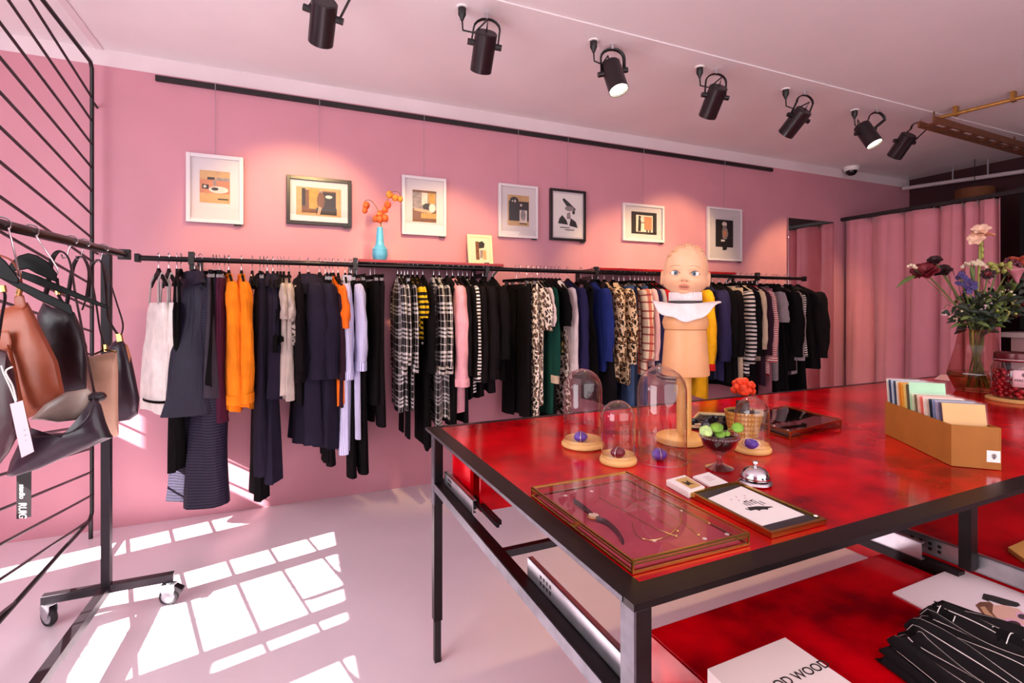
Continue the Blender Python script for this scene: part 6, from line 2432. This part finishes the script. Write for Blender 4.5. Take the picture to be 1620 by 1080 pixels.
# ------------------------------------------------------------------ blue vase with orange lanterns, small cream frame on the red shelf
SHZ = RZ + .0385
p = on_y(601, 411, -.17)
kx = depth(p) / F_PX
p.z = SHZ
o = thing('blue_vase', 'pale blue bottle vase on the red wall shelf', 'vase', p)
prof = [(0, 0), (8.5, 0), (9.5, 2), (11.5, 7), (12.5, 12), (11.5, 17), (11.8, 19), (9, 23), (7, 26), (6.2, 32), (5.6, 42), (4.8, 52), (4.6, 54), (3.6, 54), (3.4, 50), (0, 48)]
MB().lathe([(a * kx, b * kx) for a, b in prof], (0, 0, 0), 36, cap=False).build('vase_body', plain('blue_glaze', '4C9CC8', .3, noise=.12, nscale=30, coat=.3), o)
LANT = plain('orange_lantern', 'D9591C', .6, noise=.25, nscale=60)
LANT2 = plain('amber_lantern', 'E08A28', .6, noise=.25, nscale=60)
STEM = plain('dry_brown_stem', '7A5A34', .7)
vz = depth(p)


def V(px, py):
    return at_depth(px, py, vz)


lant_sets = [('left arching dried stem with two orange lanterns in the blue vase', [(602, 358), (599, 335), (588, 318), (578, 317), (577, 322)], [(579, 325, 5, 0), (577, 333, 4, 0)]),
             ('right arching dried stem with amber lanterns in the blue vase', [(603, 358), (608, 335), (614, 315), (620, 304), (630, 304), (634, 312)], [(616, 308, 5, 1), (625, 313, 4.5, 1), (633, 315, 4, 1), (613, 324, 5, 0), (609, 332, 4.5, 0)]),
             ('short upright dried stem with clustered orange lanterns in the blue vase', [(602, 360), (602, 350), (601, 342)], [(601, 339, 5, 0), (594, 346, 4.5, 0), (601, 347, 5, 0), (609, 345, 5, 0)])]
for lab, stem, ls in lant_sets:
    q = thing('lantern_stem', lab, 'plant', V(*stem[0]), 0, 'dried lantern stems in the blue vase')
    MB().tube(smooth_path([V(*s_) for s_ in stem], 5), .0022, 6).build('stem', STEM, q, world=True)
    for (u, v, rp, am) in ls:
        MB().ball(V(u, v), rp * kx * 1.08, 15, 10, (1, 1, 1.12), fn=lambda d: 1 + .09 * math.cos(5 * math.atan2(d.y, d.x)) - .10 * max(0, -d.z)).build('lantern', LANT2 if am else LANT, q, world=True)
        hs_ = min(stem, key=lambda s_: (s_[0] - u) ** 2 + (s_[1] - v) ** 2)
        MB().tube([V(*hs_), V(u, v - rp * .8)], .0012, 5).build('lantern_stalk', STEM, q, world=True)

y_ = -.13
tl, tr, bl_ = on_y(741, 369, y_), on_y(780, 370, y_), on_y(740, 414, y_)
o = thing('cream_picture', 'small cream framed picture standing on the red wall shelf', 'picture', ((tl.x + tr.x) / 2, y_, SHZ))
w_, h_ = tr.x - tl.x, tl.z - SHZ
Mt = Matrix.Rotation(math.radians(-9), 4, 'X')
m = MB()
f_ = .020
for lo, hi in (((-w_ / 2, 0), (-w_ / 2 + f_, h_)), ((w_ / 2 - f_, 0), (w_ / 2, h_)), ((-w_ / 2 + f_, 0), (w_ / 2 - f_, f_)), ((-w_ / 2 + f_, h_ - f_), (w_ / 2 - f_, h_))):
    m.box((lo[0], -.009, lo[1]), (hi[0], .009, hi[1]), Mt)
m.build('frame', FR_CREAM, o, bevel=.002)
pr = MB().box((-w_ / 2 + .015, -.003, .015), (w_ / 2 - .015, .004, h_ - .015), Mt).build('print', CREAM, o)


def fpoly(mat, poly, lay):
    MB().prism([(-w_ / 2 + w_ * a, h_ * b) for a, b in poly], lambda u, v, t: Mt @ Vector((u, -t, v)), .003, .0034 + .0002 * lay).build('image', mat, pr)


fpoly(SEPIA, rect(.32, .18, .46, .78), 1)
fpoly(INK, [(.46, .55), (.66, .58), (.70, .72), (.60, .80), (.46, .76)], 2)
fpoly(GREYP, [(.48, .24), (.58, .24), (.62, .50), (.5, .5)], 3)
fpoly(TAN, rect(.60, .2, .74, .5), 4)
MB().bar(Mt @ Vector((0, .009, h_ * .7)), Vector((0, .085, .003)), .03, .003, (1, 0, 0)).build('easel_back', BLACK, o)

# ------------------------------------------------------------------ bouquet in a smoked glass vase
c = tpt(1545, 618)
zc = depth(c)
kb = zc / F_PX
SMOKE = glass('smoked_amber_glass', (.86, .72, .66), 1.45, .02, 1.6)
o = thing('glass_vase', 'large smoked glass vase with a wide waist holding the bouquet', 'vase', c)
Hv = (618 - 521) * kb
prof = [(0, .002), (27, .002), (29, 4), (38.5, 26), (38, 30), (27, 72), (24, 92), (25, 97)]
MB().lathe([(a * kb, b * kb if b > .01 else .002) for a, b in prof], (0, 0, 0), 8, cap=False, smooth=False).build('vase_glass', SMOKE, o)
MB().tube([Vector((25 * kb * math.cos(k * math.pi / 4), 25 * kb * math.sin(k * math.pi / 4), 97 * kb)) for k in range(9)], .003, 6).build('vase_rim', SMOKE, o)
MB().lathe([(26 * kb, .006), (28 * kb, 4 * kb), (36.5 * kb, 25 * kb), (35.5 * kb, 30 * kb), (0, 30 * kb)], (0, 0, 0), 8, cap=False).build('water', glass('murky_water', (.74, .66, .42), 1.33, .0, .8), o)
GSTEM = plain('green_flower_stem', '5C6A30', .5, noise=.2)
DLEAF = plain('dark_foliage', '1E2A18', .6, noise=.3)
MLEAF = plain('olive_leaf', '58682A', .5, noise=.2)
neck = c + Vector((0, 0, 90 * kb))


def B(px, py, dz=0.0):
    return at_depth(px, py, zc + dz)


rb = random.Random(21)


def stem_path(tip, bend=(0, 0)):
    a = rb.uniform(0, 6.28)
    foot = c + Vector((.055 * math.cos(a), .055 * math.sin(a), .02))
    mid = neck + Vector((.03 * math.cos(a + 2.6), .03 * math.sin(a + 2.6), 0))
    out = (tip - neck) * .5 + neck + Vector((0, 0, .02))
    return smooth_path([foot, mid, out, tip], 6)


def flower(name, label, px, py, dz=0.0, r_=.004, mat=GSTEM):
    tip = B(px, py, dz)
    t = thing(name, label, 'flower', neck, 0, 'flowers in the smoked glass vase')
    MB().tube(stem_path(tip), r_, 7).build('stem', mat, t, world=True)
    return t, tip


def petals(t, ctr, n, ln, wd, cup, mat, dirn=None, lay=0, name='petal'):
    """ring of curved petals around dirn"""
    dirn = (dirn or Vector((0, 0, 1))).normalized()
    a_, b_ = frame_of(dirn)
    for k in range(n):
        an = 2 * math.pi * (k + .5 * lay) / n + rb.uniform(-.15, .15)
        rad = a_ * math.cos(an) + b_ * math.sin(an)
        tan = dirn.cross(rad)
        rows = []
        for i in range(6):
            f = i / 5
            ph_ = cup * (1 - .5 * f)
            p = ctr + rad * (ln * f * math.cos(ph_)) + dirn * (ln * f * math.sin(ph_))
            w_ = wd * math.sin(math.pi * min(.93, .15 + .75 * f)) * (1 + rb.uniform(-.08, .08))
            rows.append([p + tan * (w_ * (j / 2 - 1)) + dirn * (.25 * wd * (abs(j / 2 - 1)) ** 2) + dirn * .05 * ln * math.sin(j * 2 + k) * f for j in range(5)])
        MB().grid(rows).build(name, mat, t, world=True, solid=.0006)


def leaf(t, a, b, w_, mat, name='leaf', sag=.01):
    a, b = Vector(a), Vector(b)
    d = b - a
    s_ = d.cross(CAM - a).normalized()
    rows = []
    for i in range(8):
        f = i / 7
        p = a + d * f + Vector((0, 0, sag * math.sin(math.pi * f)))
        ww = w_ * math.sin(math.pi * min(.98, .08 + .9 * f)) + .0004
        rows.append([p - s_ * ww, p + Vector((0, 0, -.2 * ww)), p + s_ * ww])
    MB().grid(rows).build(name, mat, t, world=True, solid=.0006)


DRED = plain('deep_red_petal', '6A0A18', .5, noise=.25, nscale=30)
DRED2 = plain('blackish_red_petal', '2E0A12', .5)
PEACH = plain('peach_petal', 'E9A07E', .5, noise=.15)
PEACH2 = plain('pale_peach_petal', 'EFC4A8', .5)
IVORY = plain('ivory_floret', 'E3D2B4', .6)
PURPF = plain('purple_petal', '4A3A78', .5, noise=.2)
GRNF = plain('lime_floret', '9A9A4A', .6, noise=.2)
MAUV = plain('mauve_floret', '6A3040', .7, noise=.2)
PINKF = plain('calla_pink', 'C47A84', .4, noise=.15)
LILR = plain('coral_petal', 'B4503C', .5)
PALEP = plain('pale_pink_floret', 'D9B4B8', .6)

toc = (CAM - neck).normalized()
for (px, py, sc, mt, lab) in ((1464, 421, 1.15, DRED, 'large deep red rose leaning left out of the vase'), (1479, 408, .62, DRED2, 'small blackish red rose above the large deep red one'), (1491, 423, .8, DRED2, 'blackish red rose right of the large deep red one')):
    t, tip = flower('rose', lab, px, py + 9 * sc)
    dr = (Vector((-.3, 0, .75)) + toc * .45)
    petals(t, tip, 6, .062 * sc, .034 * sc, .35, mt, dr, 0)
    petals(t, tip + dr.normalized() * .006, 5, .052 * sc, .030 * sc, .75, mt, dr, 1)
    petals(t, tip + dr.normalized() * .010, 4, .042 * sc, .024 * sc, 1.15, mt, dr, 0)
    MB().ball(tip, .013 * sc, 10, 8).build('hip', MLEAF, t, world=True)
    if sc > 1:
        leaf(t, B(1449, 436), B(1418, 455), .011, MLEAF)
        leaf(t, B(1455, 440), B(1446, 428), .010, DRED2)
t, tip = flower('white_blossom', 'tiny cream blossom at the far left of the bouquet', 1444, 422, -.02, .0015)
for k in range(6):
    p = tip + Vector((rb.uniform(-.022, .022), rb.uniform(-.02, .02), rb.uniform(-.012, .014)))
    MB().ball(p, .008, 8, 6).build('floret', IVORY, t, world=True)
# gladiolus
t, tip = flower('gladiolus', 'tall peach gladiolus rising above the bouquet', 1551, 375, 0, .0065, plain('pale_green_stem', '9AA048', .5))
for (px, py, s_, mt, dx) in ((1543, 376, 1.0, PEACH2, -.6), (1552, 362, 1.05, PEACH2, 0), (1561, 370, 1.05, PEACH, .7), (1549, 367, .8, PEACH, .2)):
    q = B(px, py, -.02)
    petals(t, q + Vector((-dx * .02, 0, -.012)), 6, .045 * s_, .021 * s_, .6, mt, Vector((dx, 0, .6)) + toc * .6)
for py in (385, 395, 404):
    MB().ball(B(1552 + (py % 3), py, -.01), .010, 8, 8, (.8, .8, 1.8)).build('bud', plain('pale_green_stem', '9AA048', .5), t, world=True)
# allium
t, tip = flower('allium', 'ivory flat topped allium under the peach gladiolus', 1541, 419)
for k in range(60):
    a = rb.uniform(0, 6.28)
    s_ = math.sqrt(rb.random())
    p = tip + RGT * (.062 * s_ * math.cos(a)) + Vector((0, 0, .032 * (1 - s_ * s_) - .012 + rb.uniform(-.008, .008))) + FWD * (.05 * s_ * math.sin(a))
    MB().ball(p, .0075, 7, 5, fn=lambda d: 1 + .25 * math.cos(5 * math.atan2(d.y, d.x))).build('floret', IVORY, t, world=True)
leaf(t, B(1540, 446), B(1536, 420), .010, GSTEM)
# purple delphiniums
for (px, py, lab) in ((1520, 441, 'purple flower cluster right of the dark roses'), (1533, 457, 'purple flower cluster low at the middle of the bouquet')):
    t, tip = flower('purple_flower', lab, px, py, -.03)
    for k in range(7):
        p = tip + Vector((rb.uniform(-.032, .032), rb.uniform(-.03, .03), rb.uniform(-.03, .03)))
        petals(t, p, 5, .017, .010, .3, PURPF, toc + Vector((rb.uniform(-.6, .6), 0, rb.uniform(-.2, .8))))
# dark dahlia, lime hydrangea, mauve globe, coral lily, calla
t, tip = flower('dahlia', 'dark red dahlia left of the lime florets', 1563, 434, -.03)
for ly in range(3):
    petals(t, tip, 10 - 2 * ly, .036 - .009 * ly, .011, .2 + .4 * ly, DRED2 if ly < 2 else DRED, toc + Vector((0, 0, .5)), ly)
t, tip = flower('hydrangea', 'lime green floret cluster at the right of the bouquet', 1579, 424, -.01)
for k in range(34):
    p = tip + RGT * rb.uniform(-.055, .055) + FWD * rb.uniform(-.04, .04) + Vector((0, 0, rb.uniform(-.022, .025)))
    MB().ball(p, .011, 7, 5, fn=lambda d: 1 + .2 * math.cos(4 * math.atan2(d.y, d.x))).build('floret', GRNF, t, world=True)
t, tip = flower('globe_flower', 'mauve globe flower near the right edge', 1601, 417, .03)
for k in range(40):
    d = Vector((rb.gauss(0, 1), rb.gauss(0, 1), rb.gauss(0, 1))).normalized()
    MB().ball(tip + d * .034, .010, 6, 5).build('floret', MAUV, t, world=True)
t, tip = flower('lily', 'coral red lily at the top right edge of the bouquet', 1618, 420, .0)
petals(t, tip, 6, .085, .024, .9, LILR, Vector((.1, 0, 1)))
t, tip = flower('calla', 'pink calla flower below the coral lily at right', 1610, 448, -.05)
ax_ = (B(1606, 425, -.05) - tip)
rows = []
for i in range(8):
    f = i / 7
    rr = .006 + .042 * f ** 1.6
    a_, b_ = frame_of(ax_)
    rows.append([tip + ax_ * (f * (1 + .45 * max(0, math.cos(k * math.pi / 10)) * f)) + (a_ * math.cos(k * math.pi / 10) + b_ * math.sin(k * math.pi / 10)) * rr for k in range(20)])
MB().grid(rows, True).build('spathe', PINKF, t, world=True, solid=.0008)
# bell flower hanging left
t = thing('bell_flower', 'single drooping bell flower on a thin stem at left of the vase', 'flower', neck, 0, 'flowers in the smoked glass vase')
MB().tube(smooth_path([neck, B(1512, 490), B(1498, 482), B(1494, 488)], 6), .0016, 6).build('stem', GSTEM, t, world=True)
MB().lathe([(.002, .016), (.010, .010), (.014, -.006), (.016, -.018)], B(1494, 494), 14, cap=False).build('bell', PALEP, t, world=True, solid=.0008)
# curled tendrils
for i, (pts) in enumerate((((1512, 470), (1502, 440), (1500, 430), (1507, 428), (1510, 436)), ((1520, 465), (1517, 436), (1521, 428), (1528, 432)), ((1556, 470), (1552, 444), (1560, 440), (1566, 448)))):
    t = thing('curled_tendril', ['curled dry tendril behind the small dark rose', 'curled dry tendril over the purple flowers', 'curled dry tendril under the dark dahlia'][i], 'flower', neck, 0, 'flowers in the smoked glass vase')
    MB().tube(smooth_path([neck + Vector((.01 * i, 0, 0))] + [B(*p, -.02) for p in pts], 6), .002, 6).build('tendril', plain('reddish_stem', '5A2A24', .6), t, world=True)
# dark leafy filler branches with tiny blossoms
FILL = [(1575, 462, 'leafy filler branch with pale pink blossoms under the dahlia', PALEP), (1598, 470, 'leafy filler branch with cream blossoms at the right', IVORY), (1590, 500, 'leafy filler branch with gold grass tips low at the right', GRNF), (1556, 480, 'leafy filler branch with pink blossoms at the middle', PALEP),
        (1515, 500, 'leafy filler branch with cream blossoms at the left rim', IVORY), (1604, 440, 'dark leafy branch behind the calla', DRED), (1540, 475, 'dark leafy branch in the centre of the bouquet', PURPF), (1610, 490, 'dark leafy branch drooping at the far right', DRED), (1528, 480, 'olive leafy branch below the purple flowers', MLEAF)]
for (px, py, lab, mt) in FILL:
    t = thing('filler_branch', lab, 'flower', neck, 0, 'flowers in the smoked glass vase')
    tip = B(px, py, rb.uniform(-.05, .05))
    P_ = stem_path(tip)
    MB().tube(P_, .0028, 6).build('stem', GSTEM, t, world=True)
    for k in range(30):
        q = P_[7 + int(rb.random() * (len(P_) - 8))] + Vector((rb.uniform(-.05, .05), rb.uniform(-.05, .05), rb.uniform(-.02, .04)))
        dd = Vector((rb.uniform(-1, 1), rb.uniform(-1, 1), rb.uniform(-.4, .9))).normalized()
        leaf(t, q, q + dd * rb.uniform(.04, .085), rb.uniform(.007, .014), DLEAF if k % 4 else MLEAF)
    for k in range(9):
        p = tip + Vector((rb.uniform(-.05, .05), rb.uniform(-.04, .04), rb.uniform(-.04, .035)))
        MB().ball(p, rb.uniform(.004, .008), 7, 5).build('blossom', mt, t, world=True)
